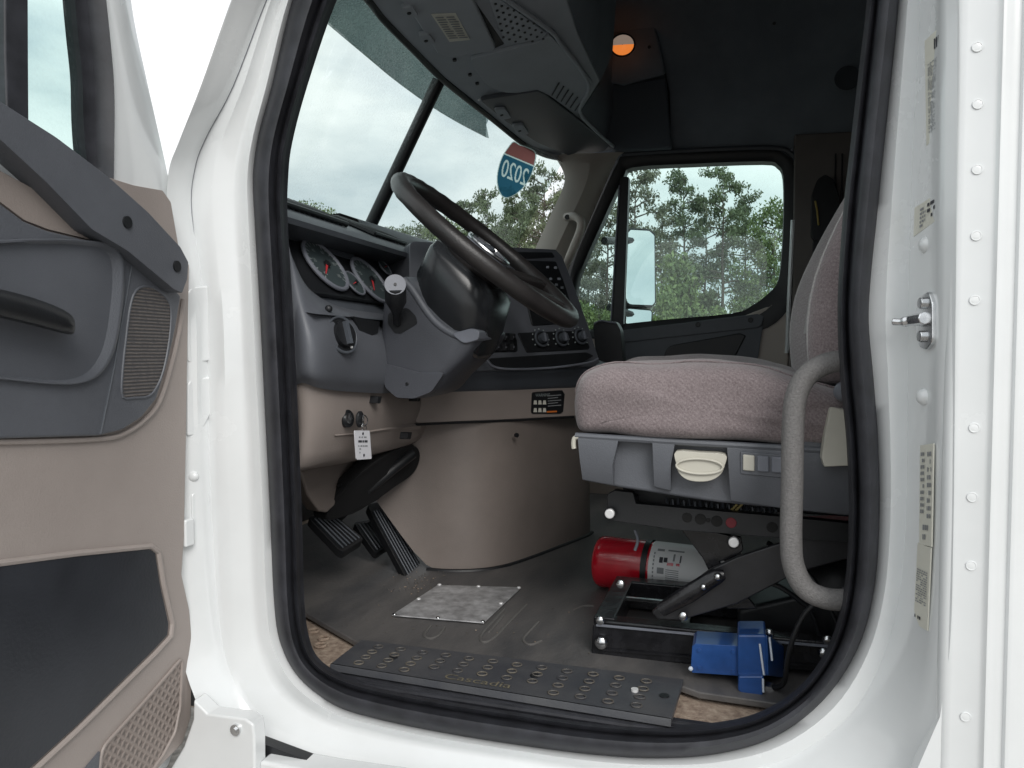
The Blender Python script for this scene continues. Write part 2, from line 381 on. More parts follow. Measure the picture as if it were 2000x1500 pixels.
# rear side panel of the cab beside the opening, pressed ridges
prof = [(1843,.980),(1848,.970),(1856,.9635),(1866,.9600),(1878,.9588),(1930,.958),(1938,.956),(1945,.9525),(1953,.9525),(1962,.957),(1980,.957),(1987,.9525),(1996,.9520),(2006,.956),(2100,.955),(2600,.95)]
xs = [(PY(u, 600, y).x, y) for u, y in prof]; xs += [(1.9, .95)]
rows = []
for z in [-.35, -.05, .2, .6, 1.0, 1.4, 1.9, 2.4]:
    rows.append([Vector((x, y, z)) for x, y in xs])
sidep = MB().loft(rows, white).build('side_panel', truck, smooth=50)
sfill = MB(); sfill.slab([PY(u, v, .9625) for u, v in [(1862,1030),(1857,1250),(1836,1400),(1786,1515),(1690,1592),(1530,1645),(1400,1800),(1890,1800),(1890,1030)]], (0, .03, 0), white); sfill.build('lower_side_panel', truck)
riv = MB(); riv.ball((0, 0, 0), .0048, white, (1, .12, 1), 20, 10); riv.tube([Vector((math.cos(a), .0006, math.sin(a)))*.0050 for a in [2*math.pi*k/20 for k in range(20)]], .0008, white, 6, True)
r0 = riv.build('rivet', sidep, local=(0, 0, 0)); rme = r0.data
for k, (u, v) in enumerate([(1910,90),(1911,202),(1910,330),(1908,460),(1905,586),(1904,836),(1900,972),(1898,1106),(1887,1402)]):
    o = r0 if k == 0 else r0.copy()
    if k: COL.objects.link(o)
    p = PY(u, v, .9555); o.location = p+Vector((0, .0022, 0))-WLOC[sidep.name]
# lower front corner: pinched bracket with a bolt, step fairing below the sill
br = MB(); P_ = YP(.965)
br.slab(P_.pts([(377,1366),(405,1394),(478,1404),(494,1415),(497,1440),(500,1640),(250,1640),(330,1505),(358,1458),(376,1405)]), (0, .03, 0), white)
br_o = br.build('fender_bracket', truck, bevel=.004)
b2 = MB(); p = PY(461, 1425, .964); b2.disc(p, (0, -1, 0), .009, chrome, h=.003); b2.cyl(p, p+Vector((0, -.006, 0)), .005, chrome, n=6); b2.build('bolt', br_o)
ft = MB(); ft.slab(YP(.975).pts([(505,1487),(640,1512),(760,1530),(1100,1600),(1100,1760),(505,1760)]), (0, .05, 0), white); ft.build('step_fairing', truck, bevel=.006)
gp = MB(); gp.slab(YP(1.0).pts([(480,1440),(640,1500),(900,1570),(900,1620),(480,1600)]), (0, .02, 0), black); gp.build('fairing_gap', truck)
# seam sealer line down the A pillar and small fittings on the front jamb
sm = MB(); sm.tube(crom([W3(k_, ST[k_])+Vector((-.0015, .003-.0012, 0)) for k_ in range(0, 8)], 5), .0009, greyl, 6); sm.build('seam', jamb)
hg = MB(); p = PY(376, 930, 1.02); hg.ball(p, .012, white, (1, .6, .8)); hg.box(p+Vector((-.02, 0, -.005)), (.03, .02, .028), white); hg.build('hinge', jamb, bevel=.003); hg = MB(); p = PY(366, 1040, 1.0); hg.box(p, (.012, .02, .045), white); hg.build('hinge', jamb, bevel=.003)
EP0 = PY(370, 650, 1.016); EPb = PY(405, 650, 1.046); e_ = EPb-EP0; EP = Pl(EP0, (e_.y, -e_.x, 0))
for sh_ in ([(366,562),(428,556),(434,600),(434,690),(424,702),(366,712)], [(366,742),(426,734),(432,750),(420,792),(398,836),(384,850),(366,852)], [(374,965),(404,955),(412,975),(404,1010),(376,1030)]):
    mb = MB(); mb.slab(rnd(EP.pts(sh_, .0012), .25), EP.n*-.006, white); mb.build('pressed_emboss', jamb, bevel=.0045, seg=3)
# labels on the rear jamb face
i_ = 26; a = W2(26, ST[26]); b = W3(26, ST[26]); e_ = (b-a); JP = Pl(a.lerp(b, .5), (e_.y, -e_.x, 0))
if JP.n.y > 0: JP.n = -JP.n
def jlabel(quad, rows_, name='label_sticker', kind='text'):
    q = JP.pts(quad, .0022); mb = MB(); mb.slab(q, JP.n*-.0015, paper)
    ex = (q[1]-q[0]); ey = (q[3]-q[0])
    for (x0, y0, x1, y1, dens, mt_) in rows_:
        nn = max(1, int((y1-y0)*dens))
        for k in range(nn):
            yy = y0+(y1-y0)*(k+.5)/nn
            x = x0
            while x < x1:
                L = random.uniform(.05, .16); xe = min(x1, x+L)
                if random.random() < .8:
                    h = .28*(y1-y0)/nn
                    c = [q[0]+ex*xa+ey*ya+JP.n*.0008 for xa, ya in ((x, yy-h), (xe, yy-h), (xe, yy+h), (x, yy+h))]
                    mb.add(c, [(0, 1, 2, 3)], mt_)
                x += L+.04
    return mb.build(name, jamb, smooth=0)
tag(jlabel([(1806,80),(1838,50),(1838,258),(1809,285)], [(.2,.25,.85,.9,60,inkg),(.6,.03,.95,.2,6,ink)]), 'tall pale data sticker near the top of the jamb')
tag(jlabel([(1786,406),(1830,378),(1829,430),(1784,462)], [(.05,.1,.14,.9,1,ink),(.3,.15,.55,.85,8,inkg),(.62,.1,.95,.9,5,ink)]), 'small square sticker with black barcode')
tag(jlabel([(1797,870),(1823,866),(1819,1068),(1795,1062)], [(.1,.06,.4,.7,16,inkg),(.6,.06,.9,.75,14,inkg),(.3,.78,.95,.97,14,inkg)]), 'yellowed data sticker below the striker')
tag(jlabel([(1792,1060),(1818,1070),(1811,1232),(1784,1216)], [(.1,.3,.9,.72,36,inkg),(.1,.86,.55,.93,1,ink)]), 'lowest sticker of the jamb')
# striker
st = MB(); q = rnd(JP.pts([(1797,580),(1812,568),(1820,590),(1820,668),(1808,684),(1796,680),(1788,650),(1786,615)], .006), .3); st.slab(q, JP.n*-.006, chrome)
p0 = JP(1806, 628, .006); st.tube(crom([p0+Vector((0, 0, .004)), PY(1780, 626, 1.03), PY(1760, 629, 1.035), PY(1744, 628, 1.04)], 4), [.008]*4+[.007]*4+[.005]*5, chrome, 8)
for u, v in ((1800,592),(1799,657)): st.disc(JP(u, v, .008), JP.n, .007, chrome, n=12, h=.003)
st.build('door_striker', truck, bevel=.0015)
for u, v in ((1812,478),(1808,775)):
    mb = MB(); mb.ball(JP(u, v, -.002), .011, white, (1, 1, 1)); mb.build('jamb_plug', jamb)

# ---- closed shell of the cab so that light only enters through the glass and the door
floor = MB(); floor.box((.2, 2.10, -.06), (3.6, 1.93, .09), carpet); floor_o = floor.build('cab_floor', truck)
sr = MB()
for k in range(4): sr.tube([Vector((-.72, 1.118+.009*k, -.007)), Vector((-.05, 1.112+.009*k, -.007))], .005, rubber, 8)
sr.slab([Vector((-.74, 1.108, -.012)), Vector((-.03, 1.104, -.012)), Vector((-.03, 1.165, -.010)), Vector((-.74, 1.165, -.010))], (0, 0, -.003), rubber); sr.build('sill_rubber', truck)
def xspan(y): return y
wall = MB()
wall.slab([Vector((-1.05, 3.06, z)) for z in (0,)]+[Vector(p) for p in ((-1.05, 3.06, .55), (1.9, 3.06, .55), (1.9, 3.06, 0))], (0, .06, 0), white)
wall.slab([Vector(p) for p in ((.22, 3.06, .55), (.22, 3.06, 1.5), (1.9, 3.06, 1.5), (1.9, 3.06, .55))], (0, .06, 0), white)
wall.build('far_side_body', truck)
bk = MB(); bk.box((1.9, 2.05, 1.0), (.05, 2.2, 2.2), liner); bk.build('rear_wall', truck)
# headliner: far side wall above the door curving into the roof and down to the near side
hp = [(3.02,1.335),(3.005,1.45),(3.0,1.60),(2.985,1.68),(2.94,1.76),(2.86,1.83),(2.72,1.88),(2.4,1.90),(1.7,1.90),(1.35,1.88),(1.2,1.82),(1.14,1.7),(1.13,1.46),(1.125,1.3)]
rows = [[Vector((x, y, z)) for y, z in hp] for x in (-.70, -.6, -.42, -.1, .3, .8, 1.9)]
hl = MB().loft(rows, liner).build('headliner', truck, smooth=60)
sm = MB(); sm.tube([PY(1310, 285, 2.985), PY(1306, 180, 2.98), PY(1284, 70, 2.95), PY(1262, -20, 2.9)], .003, black, 6); sm.build('liner_seam', hl)
dsc = MB(); dsc.tube([PY(1655, 152, 2.97)+Vector((math.cos(a)*.04, 0, math.sin(a)*.04)) for a in [2*math.pi*k/20 for k in range(20)]], .004, greyd, 6, True); dsc.disc(PY(1655, 152, 2.97), (0, -1, 0), .04, greyd, h=.004); dsc.build('speaker_cover', hl)
for u, v in ((1240,25),(1268,92),(1512,46)):
    mb = MB(); mb.disc(PY(u, v, 2.86), (0, -1, -.3), .006, black, n=10, h=.004); mb.build('liner_button', hl)
nb = MB(); nb.slab([Vector(p) for p in ((.235,1.13,-.05),(1.9,1.13,-.05),(1.9,1.13,1.5),(.235,1.13,1.5))], (0, .03, 0), liner); nb.build('near_inner_wall', truck)
roof = MB(); roof.box((.55, 2.05, 1.97), (2.9, 2.1, .06), white); roof.build('roof', truck, bevel=.02)
fw = MB(); fw.slab([Vector((-1.42, y, z)) for y, z in ((1.05,-.1),(3.0,-.1),(3.0,.82),(1.05,.82))], (-.03, 0, 0), black)
fw.slab([Vector((x, 1.13, z)) for x, z in ((-1.42,-.1),(-.80,-.1),(-.80,.80),(-1.42,.80))], (0, .02, 0), black); fw.build('firewall', truck)
hood = MB()
hood.loft([[Vector((x, y, zt-dz)) for y, dz in ((1.05,.9),(1.12,.12),(1.35,.02),(2.05,0),(2.75,.02),(2.98,.12),(3.05,.9))] for x, zt in ((-1.46,.72),(-1.9,.66),(-2.6,.5),(-3.0,.3),(-3.12,-.1))], white); hood.build('hood', truck)

# ---- windscreen
HD = [PY(u, v, y) for u, v, y in [(655,-55,1.22),(690,-26,1.36),(720,2,1.47),(748,38,1.6),(802,92,1.82),(867,154,2.07),(956,224,2.42),(1019,274,2.64),(1060,297,2.78),(1098,317,2.90)]]
BS = [p+Vector((-.235*1.5, (0 if k < 8 else -.02), -.41*1.5)) for k, p in enumerate(HD)]
HDs, BSs = crom(HD, 5), crom(BS, 5)
ws = MB().loft([[a.lerp(b, t) for a, b in zip(HDs, BSs)] for t in [0, .1, .2, .4, .6, .8, 1]], g_wind).build('windshield', truck)
rfr = MB(); rfr.loft([HDs, [p+Vector((-.03, 0, .05)) for p in HDs], [Vector((p.x+.06, p.y, 1.75)) for p in HDs], [Vector((-.6, p.y, 1.96)) for p in HDs]], white); rfr.build('roof_front', truck)
def onws(k, t, off=0.): return HD[k].lerp(BS[k], t)+Vector((.87, 0, .5))*off
dv = MB(); a = PY(857, 158, 2.06); b = PY(712, 465, 2.06); d = (b-a); b = a+d*1.4
dv.tube([a, b], .019, black, 12); dv.build('windshield_divider', truck)
# outside sun visor seen through the top of the glass
top = [PY(u, v, y) for u, v, y in [(640,-70,1.28),(690,-40,1.46),(748,26,1.72),(802,80,1.95),(867,144,2.2),(920,190,2.4),(960,220,2.54)]]
bot = [PY(u, v, y) for u, v, y in [(600,8,1.40),(640,42,1.56),(726,115,1.84),(780,160,2.04),(846,208,2.3),(900,241,2.48),(955,270,2.66)]]
vm = glass('visor_acrylic', (.30, .345, .34), .55, (.5, .56, .55))
t_, b_ = crom(top, 5), crom(bot, 5)
vz = MB(); vz.loft([t_, [a.lerp(b, .5)+Vector((-.015, 0, .005)) for a, b in zip(t_, b_)], b_, [p+Vector((-.012, 0, .004)) for p in b_], [p+Vector((-.02, 0, .012)) for p in t_]], vm); vz.build('sun_visor_outside', truck)

# ---- overhead console
A_ = Vector((-.787, 1.60, 1.335)); B_ = Vector((-.74, 2.75, 1.335)); C_ = Vector((-.41, 2.2, 1.40))
nO = (B_-A_).cross(C_-A_).normalized(); nO = nO if nO.z < 0 else -nO
OC = Pl(A_, nO)
up_ = -OC.n
oc = MB(); oc.slab(OC.pts([(690,-34),(720,-4),(748,32),(802,88),(867,152),(956,224),(1019,275),(1060,299),(1100,306),(1196,292),(1130,226),(1172,160),(1130,70),(1090,-60),(1000,-260),(640,-260)]), up_*.04, ovh)
oco = oc.build('overhead_console', truck, bevel=.006)
tag(oco, 'dark grey overhead console above the windshield')
# header trim strip along the glass
hs = MB(); hs.tube(crom(OC.pts([(690,-30),(722,2),(750,38),(804,93),(868,157),(958,229),(1020,279),(1062,302),(1100,311)], -.004), 5), .010, black, 10); hs.build('header_trim', oco)
# rear upright face of the console, dark storage bays
re_ = OC.pts([(1196,292),(1130,226),(1172,160),(1130,70),(1090,-60),(1000,-260)], -.012)
rf = MB(); rf.loft([re_, [p+Vector((.03, .05, .10)) for p in re_], [Vector((p.x+.05, p.y+.08, 1.9)) for p in re_]], liner); rf.build('console_back', oco, smooth=20)
def opan(px, off, mt, name, th=.012, bev=.004, par=None, r=.12):
    return MB().slab(rnd(OC.pts(px, off), r, 3), up_*th, mt).build(name, par or oco, bevel=bev)
opan([(905,-30),(985,86),(958,98),(880,-30)], .001, black, 'storage_slot', .004, 0)
v1 = opan([(745,-40),(800,20),(855,106),(878,112),(963,102),(968,94),(905,-40)], .016, ovh, 'sun_visor', .016, r=.2)
tag(v1, 'sun visor with white warning label')
opan([(842,28),(890,26),(918,78),(878,82)], .0175, paper, 'warning_label', .001, 0, v1, r=.01)
wl = MB()
q = OC.pts([(842,28),(890,26),(918,78),(878,82)], .019); ex = q[1]-q[0]; ey = q[3]-q[0]
for cx in (.08, .53):
    for k in range(10):
        yy = .1+.082*k; L = random.uniform(.3, .4); wl.add([q[0]+ex*x+ey*y for x, y in ((cx, yy), (cx+L, yy), (cx+L, yy+.04), (cx, yy+.04))], [(0,1,2,3)], inkg)
wl.build('label_print', v1, smooth=0)
v2 = opan([(936,196),(1050,178),(1064,184),(1192,284),(1180,296),(1112,305),(1050,280),(985,236)], .014, greyd, 'sun_visor', .014, r=.12)
tag(v2, 'passenger sun visor')
cp = opan([(918,116),(1050,84),(1075,70),(1162,165),(1128,226),(1066,182),(985,182),(950,166),(930,140)], .010, ovh, 'storage_lid', .010, r=.2)
ridge = MB(); ridge.tube(crom(OC.pts([(985,-4),(1075,60),(1095,85),(1150,165),(1132,215),(1160,252),(1205,292)], .012), 5), .006, ovh, 8); ridge.build('console_rib', oco)
gr = MB()
for i in range(9):
    for j in range(6):
        u = 968+i*12+j*3.0; v = 8+j*13+i*4.2
        if 966 < u < 1062 and v < 82 and v > 8+.62*(u-980)-6: gr.disc(OC(u, v, .011), OC.n, .0035, black, n=8, h=.001)
opan([(952,-10),(985,5),(1068,66),(1055,78),(988,88)], .009, ovh, 'speaker_cover', .008, r=.1)
gr.build('speaker_hole', oco)
lv = MB()
for k in range(6):
    a = OC(1078+k*9, 186+k*6, .012); b = OC(1092+k*9, 162+k*7, .012); lv.tube([a, b], .0022, black, 6)
lv.build('louver', cp)
for u, v in ((800,26),(833,80),(981,225),(1016,256)):
    mb = MB(); mb.slab(rnd(OC.pts([(u-16,v-10),(u+6,v-12),(u+18,v+6),(u-2,v+10)], .022), .3), up_*.012, ovh); mb.disc(OC(u-1, v, .0225), OC.n, .0055, black, n=10, h=.002); mb.build('visor_clip', v1 if u < 900 else v2, bevel=.002)
for u, v in ((888,117),(918,146),(932,163)):
    mb = MB(); mb.disc(OC(u, v, .003), OC.n, .0055, black, n=10, h=.003); mb.build('screw_hole', oco)
mb = MB(); mb.ball(OC(936, 195, .018), .004, steelw); mb.build('visor_pin', v2)
# far side bay of the console
fb = MB(); fb.slab(YP(2.93).pts([(1128,226),(1172,158),(1215,165),(1300,150),(1312,288),(1200,294)]), (0, .04, 0), mat('bay_charcoal', (.10, .115, .135), .8, bump=.2, bscale=300)); fb.build('side_bay', oco, bevel=.008)
sl = MB(); sl.slab([PY(u, v, 2.9) for u, v in ((1168,-60),(1262,-20),(1284,70),(1300,145),(1218,168),(1176,160),(1140,70),(1125,-40))], (.0, .05, .02), liner); sl.build('light_housing', oco, bevel=.01)
# marker lamp, lit orange
lmm = bpy.data.materials.new('amber_lens'); lmm.use_nodes = True; b = lmm.node_tree.nodes['Principled BSDF']
b.inputs['Base Color'].default_value = (.8, .22, .04, 1); b.inputs['Emission Color'].default_value = (1, .27, .05, 1); b.inputs['Emission Strength'].default_value = .58; b.inputs['Roughness'].default_value = .2
lens_top = mat('clear_lens', (.66, .56, .47), .2); b = lens_top.node_tree.nodes['Principled BSDF']; b.inputs['Emission Color'].default_value = (1, .75, .6, 1); b.inputs['Emission Strength'].default_value = .16
p = PY(1216, 88, 2.80); lt = MB(); n_ = Vector((.12, -.95, -.28)).normalized(); t1 = n_.cross(Vector((0, 0, 1))).normalized(); t2 = t1.cross(n_)
for k0, k1, mt_ in ((0, 12, lmm), (12, 24, lens_top)):
    rows = []
    for q_ in range(6):
        rr = .042*math.cos(q_/5*math.pi/2*.98); hh = .016*math.sin(q_/5*math.pi/2)
        rows.append([p+n_*hh+(t1*math.cos(math.pi+2*math.pi*k/24)+t2*math.sin(math.pi+2*math.pi*k/24)*.85)*rr for k in range(k0, k1+1)])
    lt.loft(rows, mt_)
lt.tube([p+(t1*math.cos(2*math.pi*k/24)+t2*math.sin(2*math.pi*k/24)*.85)*.044 for k in range(24)], .004, black, 6, True)
tag(lt.build('ceiling_lamp', truck), 'small round ceiling lamp glowing orange')

# ---- far side: A pillar, passenger door, mirror
ap_l = [PY(u, v, 2.9) for u, v in ((1080,300),(1100,335),(1101,362),(1080,410),(1050,475),(1030,520))]
ap_m = [PY(u, v, 2.86) for u, v in ((1150,300),(1150,340),(1135,385),(1108,440),(1082,495),(1060,540))]
ap_r = [PY(u, v, 2.97) for u, v in ((1222,296),(1205,310),(1180,365),(1152,430),(1122,500),(1095,560))]
tanp = mat('lit_tan_trim', (.47, .415, .37), .5, bump=.25, bscale=420, var=.04)  # tan lightened so its colour carries windshield light on the far side
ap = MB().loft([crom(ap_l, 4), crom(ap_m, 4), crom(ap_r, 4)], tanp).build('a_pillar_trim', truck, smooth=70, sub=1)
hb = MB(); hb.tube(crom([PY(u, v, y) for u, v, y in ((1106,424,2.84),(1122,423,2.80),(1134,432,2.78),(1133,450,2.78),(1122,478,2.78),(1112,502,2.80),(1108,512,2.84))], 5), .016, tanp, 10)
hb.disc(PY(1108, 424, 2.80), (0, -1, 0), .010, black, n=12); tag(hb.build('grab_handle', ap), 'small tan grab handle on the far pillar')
FD = YP(3.0)
def ring(outer, inner, y0, y1, mt, mb, n=3):
    o = crom([PY(u, v, y0) for u, v in outer], n, True); i = crom([PY(u, v, y1) for u, v in inner], n, True)
    cen = sum(o, Vector())/len(o)
    mb.loft([[cen+(p-cen)*1.12+Vector((0, .075, 0)) for p in o], [p+Vector((0, .05, 0)) for p in o], o, [a.lerp(b, .4)+Vector((0, -.008, 0)) for a, b in zip(o, i)], i, [p+Vector((0, .06, 0)) for p in i]], mt, True)
pd_ = MB()
# stations clockwise from lower left: outer frame line and glass line
OUT = [(1098,640),(1110,560),(1122,508),(1150,440),(1180,372),(1206,318),(1225,303),(1350,298),(1490,292),(1532,300),(1553,330),(1556,400),(1550,500),(1545,572),(1538,606),(1500,640),(1440,652),(1300,660),(1180,664)]
INN = [(1122,645),(1126,560),(1140,515),(1168,452),(1196,390),(1218,346),(1236,327),(1350,320),(1490,315),(1519,322),(1530,345),(1531,420),(1527,500),(1520,548),(1502,572),(1470,596),(1430,612),(1300,624),(1180,637)]
ring(OUT, INN, 2.985, 3.0, black, pd_)
pdo = pd_.build('window_frame', truck, smooth=50)
tag(pdo, 'black window surround of the passenger door')
wb = MB(); wb.slab(FD.pts([(1211,345),(1228,345),(1217,640),(1194,640)], .012), (0, .05, 0), black); wb.build('vent_bar', pdo, bevel=.004)
wbl = MB(); wbl.tube([PY(1210, 362, 2.985), PY(1193, 636, 2.985)], .004, greyl, 6); wbl.build('bar_edge', pdo)
gs = MB(); gs.slab(FD.pts([(1115,655),(1118,560),(1135,512),(1166,450),(1194,388),(1215,340),(1236,320),(1500,308),(1540,340),(1535,560),(1500,610),(1430,640)], -.03), (0, .004, 0), g_side); gs.build('window_glass', pdo)
# light door edge behind the frame, pillar trim
de = MB(); de.tube(crom([PY(u, v, 2.99) for u, v in ((1215,302),(1350,294),(1500,289),(1545,300),(1561,335),(1560,420),(1552,520),(1546,600))], 4), .011, greyd, 8); de.build('weather_strip', pdo)
de2 = MB(); de2.tube([PY(1549, 430, 2.975), PY(1541, 590, 2.975), PY(1537, 690, 2.975)], .008, white, 8); de2.build('door_edge', pdo)
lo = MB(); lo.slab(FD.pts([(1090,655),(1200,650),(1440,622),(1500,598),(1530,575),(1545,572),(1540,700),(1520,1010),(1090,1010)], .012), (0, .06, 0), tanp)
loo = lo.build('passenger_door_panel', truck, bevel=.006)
bl = MB(); bl.slab(rnd(FD.pts([(1190,648),(1480,613),(1492,618),(1488,634),(1480,640),(1190,672)], .03), .12), (0, .03, 0), greyd)
for u, v in ((1363,634),(1466,625)): bl.disc(FD(u, v, .031), (0, -1, 0), .010, black, n=12)
bl.build('belt_trim', loo, bevel=.005)
ip = MB(); ip.slab(rnd(FD.pts([(1190,668),(1478,640),(1490,636),(1482,690),(1470,760),(1190,760)], .024), .1), (0, .03, 0), greyd); ip.build('inner_panel', loo, bevel=.006)
bw = MB(); bw.slab(rnd(FD.pts([(1300,676),(1445,650),(1458,655),(1440,690),(1425,720),(1290,730)], .028), .3), (0, .02, 0), black); bw.build('door_pocket', loo, bevel=.008)
bp_ = MB(); bp_.slab(YP(2.97).pts([(1552,262),(1800,250),(1800,720),(1540,720),(1548,560)]), (0, .05, 0), mat('pillar_brown', (.17, .152, .14), .7, bump=.2, bscale=300, var=.1)); bpo = bp_.build('b_pillar_trim', truck, bevel=.006)
for u in (1632, 1645):
    mb = MB(); mb.tube([PY(u, 300, 2.955), PY(u-2, 420, 2.955)], .003, black, 6); mb.build('trim_groove', bpo)
sb = MB(); sb.slab(rnd(YP(2.93).pts([(1585,380),(1597,350),(1612,340),(1628,350),(1640,385),(1640,470),(1585,470)]), .3), (0, .04, 0), black)
sb.slab(YP(2.94).pts([(1588,470),(1630,470),(1620,700),(1584,700)]), (0, .02, 0), black)
sb.tube([PY(1592, 392, 2.92), PY(1596, 410, 2.92), PY(1599, 440, 2.92)], .004, mat('yellow_webbing', (.35, .25, .06), .7), 6); sb.build('seat_belt', bpo, bevel=.006)
# mirror outside the passenger window
mr_ = MB(); MPn = Vector((1.0, -.86, .20)).normalized(); MP = Pl(PY(1252, 520, 3.42), MPn)
mr_.slab(rnd(MP.pts([(1224,452),(1232,444),(1268,446),(1281,456),(1283,590),(1276,600),(1222,600)], -.004), .25), MPn*-.09, black); mro = mr_.build('side_mirror', truck, bevel=.008)
tag(mro, 'tall passenger side mirror reflecting pale sky')
mg = MB(); mg.slab(rnd(MP.pts([(1226,456),(1232,449),(1268,451),(1278,460),(1279,590),(1274,596),(1224,594)], .001), .2), MPn*-.004, mirror_m); mg.build('mirror_glass', mro)
mc = MB(); mc.slab(rnd(MP.pts([(1222,600),(1276,604),(1274,640),(1222,640)], -.004), .2), MPn*-.08, black); mc.build('convex_housing', mro, bevel=.006)
mc = MB(); mc.slab(rnd(MP.pts([(1225,603),(1273,607),(1271,636),(1224,636)], .001), .2), MPn*-.004, mirror_m); mc.build('convex_glass', mro)
ma = MB(); ma.tube([MP(1250, 470, -.06), PY(1180, 470, 3.12)], .016, black, 8); ma.build('mirror_arm', mro); ma = MB(); ma.tube([MP(1250, 620, -.06), PY(1190, 600, 3.12)], .016, black, 8); ma.build('mirror_arm', mro)

# ================================================================ DASHBOARD
dash = MB()
yl = [1.13, 1.2, 1.3, 1.5, 1.68, 1.74]
# driver hump, lofted along Y
def hump(y):
    pr = [(-1.40,.78),(-1.15,.855),(-.97,.882),(-.93,.880),(-.80,.822),(-.782,.806),(-.785,.796),(-.868,.782),(-.772,.648),(-.752,.636),(-.70,.628)]
    return [Vector((x, y, z)) for x, z in pr]
dash.loft([hump(y) for y in yl], greyd)
# top shelf to the far side
def shelf(y, x0=-1.5):
    pr = [(-1.45,.80),(-1.12,.905),(-.98,.918),(-.93,.90),(-.90,.86),(-.90,.60)]
    f = max(0, (y-2.2))*.12
    return [Vector((x+f, y, z+.018*(y-1.7))) for x, z in pr]
dash.loft([shelf(y) for y in (1.70, 1.8, 2.0, 2.2, 2.4, 2.7, 2.95)], greyd)
dso = dash.build('dashboard', truck, smooth=42)
tag(dso, 'dark grey dashboard curving around the driver')
capd = MB(); h0 = hump(1.742); capd.add(h0+[Vector((-1.40, 1.742, .62))], [tuple(range(len(h0)+1))], greyd); capd.build('hump_end', dso)
# defroster grilles on the hump top
for ya, yb in ((1.19, 1.47), (1.60, 1.77)):
    mb = MB(); hz_ = lambda x: .882-.446*max(0, x+.93)
    nn = int((yb-ya)/.018)
    for k in range(nn+1):
        y = ya+(yb-ya)*k/nn; mb.tube([Vector((x, y+.10*(x+.95), hz_(x)+.005)) for x in (-.965, -.93, -.88, -.835)], .006, black, 6)
    for x in (-.965, -.90, -.835): mb.tube([Vector((x, ya+.10*(x+.95), hz_(x)+.007)), Vector((x, yb+.10*(x+.95), hz_(x)+.007))], .005, black, 6)
    mb.build('defroster_grille', dso)
# instrument cluster
PC = Pl((-.828, 1.48, .743), (.82, 0, .57))
ce1 = Vector((0, 1, 0)); ce2 = Vector((-.57, 0, .82))
cl = MB(); cl.slab(rnd([PC.p+PC.n*.004+ce1*a+ce2*b for a, b in ((-.30,.075),(.20,.075),(.20,-.085),(-.30,-.085))], .1), PC.n*-.01, black)
clo = cl.build('instrument_cluster', truck, bevel=.003)
def gauge(u, v, r, marks, needle_a, nc, name='gauge'):
    c = PC(u, v, .012); g = MB(); n = PC.n
    ring_ = [c+(ce1*math.cos(a)+ce2*math.sin(a))*r for a in [2*math.pi*k/28 for k in range(28)]]
    g.tube(ring_, r*.075, greyl, 8, True); g.disc(c-n*.002, n, r*.97, dial, h=.002, n=28)
    for k in range(marks):
        a = R_(225-270*k/(marks-1)); e = ce1*math.cos(a)+ce2*math.sin(a); s_ = n.cross(e)
        L = .16 if k % 2 == 0 else .09; wd = r*.022
        g.add([c+n*.0012+e*r*.9+s_*wd, c+n*.0012+e*r*.9-s_*wd, c+n*.0012+e*r*(.9-L)-s_*wd, c+n*.0012+e*r*(.9-L)+s_*wd], [(0,1,2,3)], tick)
    if marks > 10:
        for k in range(0, marks, 4):
            a = R_(225-270*k/(marks-1)); e = ce1*math.cos(a)+ce2*math.sin(a)
            word(g, str(int(k/4*(20 if r > .05 and nc == 0 else 5))), c+n*.0014+e*r*.6-ce1*r*.1-ce2*r*.07, ce1, ce2*r*.14, r*.18, tick)
    e = ce1*math.cos(R_(needle_a))+ce2*math.sin(R_(needle_a)); s_ = n.cross(e)
    g.slab([c+n*.004+s_*r*.05, c+n*.004-s_*r*.05, c+n*.004+e*r*.72-s_*r*.015, c+n*.004+e*r*.72+s_*r*.015], n*.001, needle)
    g.disc(c+n*.005, n, r*.13, black, n=14); return g.build(name, clo)
gauge(636, 517, .062, 21, 222, 0); gauge(724, 547, .060, 17, 232, 1); gauge(693, 553, .030, 7, 200, 1); gauge(757, 495, .028, 7, 200, 1); gauge(752, 522, .022, 5, 200, 1)
mb = MB(); mb.slab(PC.pts([(606,455),(690,488),(690,510),(640,494)], .006), PC.n*.003, greyd); mb.build('warning_light_strip', clo)
# left lower section with the light switch, one bulged surface
rowsL = [
 [PX(u, v, x) for u, v, x in ((556,455,-.80),(556,560,-.77),(562,640,-.765),(564,720,-.765),(566,760,-.775))],
 [PX(u, v, x) for u, v, x in ((562,470,-.785),(578,562,-.745),(588,640,-.722),(590,720,-.722),(590,748,-.735))],
 [PX(u, v, x) for u, v, x in ((570,500,-.778),(606,600,-.722),(616,660,-.700),(618,728,-.700),(620,757,-.715))],
 [PX(u, v, x) for u, v, x in ((600,560,-.770),(640,612,-.712),(650,668,-.692),(655,730,-.692),(656,763,-.706))],
 [PX(u, v, x) for u, v, x in ((660,598,-.765),(682,616,-.712),(690,672,-.692),(698,734,-.692),(698,766,-.706))],
 [PX(u, v, x) for u, v, x in ((740,612,-.765),(742,640,-.712),(752,680,-.695),(760,735,-.692),(760,768,-.706))],
 [PX(u, v, x) for u, v, x in ((810,620,-.765),(812,650,-.712),(822,690,-.70),(832,735,-.70),(832,762,-.71))],
]
rl = [crom(r, 5) for r in rowsL]; rl = [list(x) for x in zip(*rl)]; rl = [crom(r, 4) for r in rl]
lw = MB().loft(rl, grey).build('lower_dash', truck, smooth=60)
PK = Pl(PX(666, 655, -.70), (.93, -.25, .28))
kn = MB(); c = PK(666, 655, .006); n = PK.n; k1 = n.cross(Vector((0, 0, 1))).normalized(); k2 = k1.cross(n)
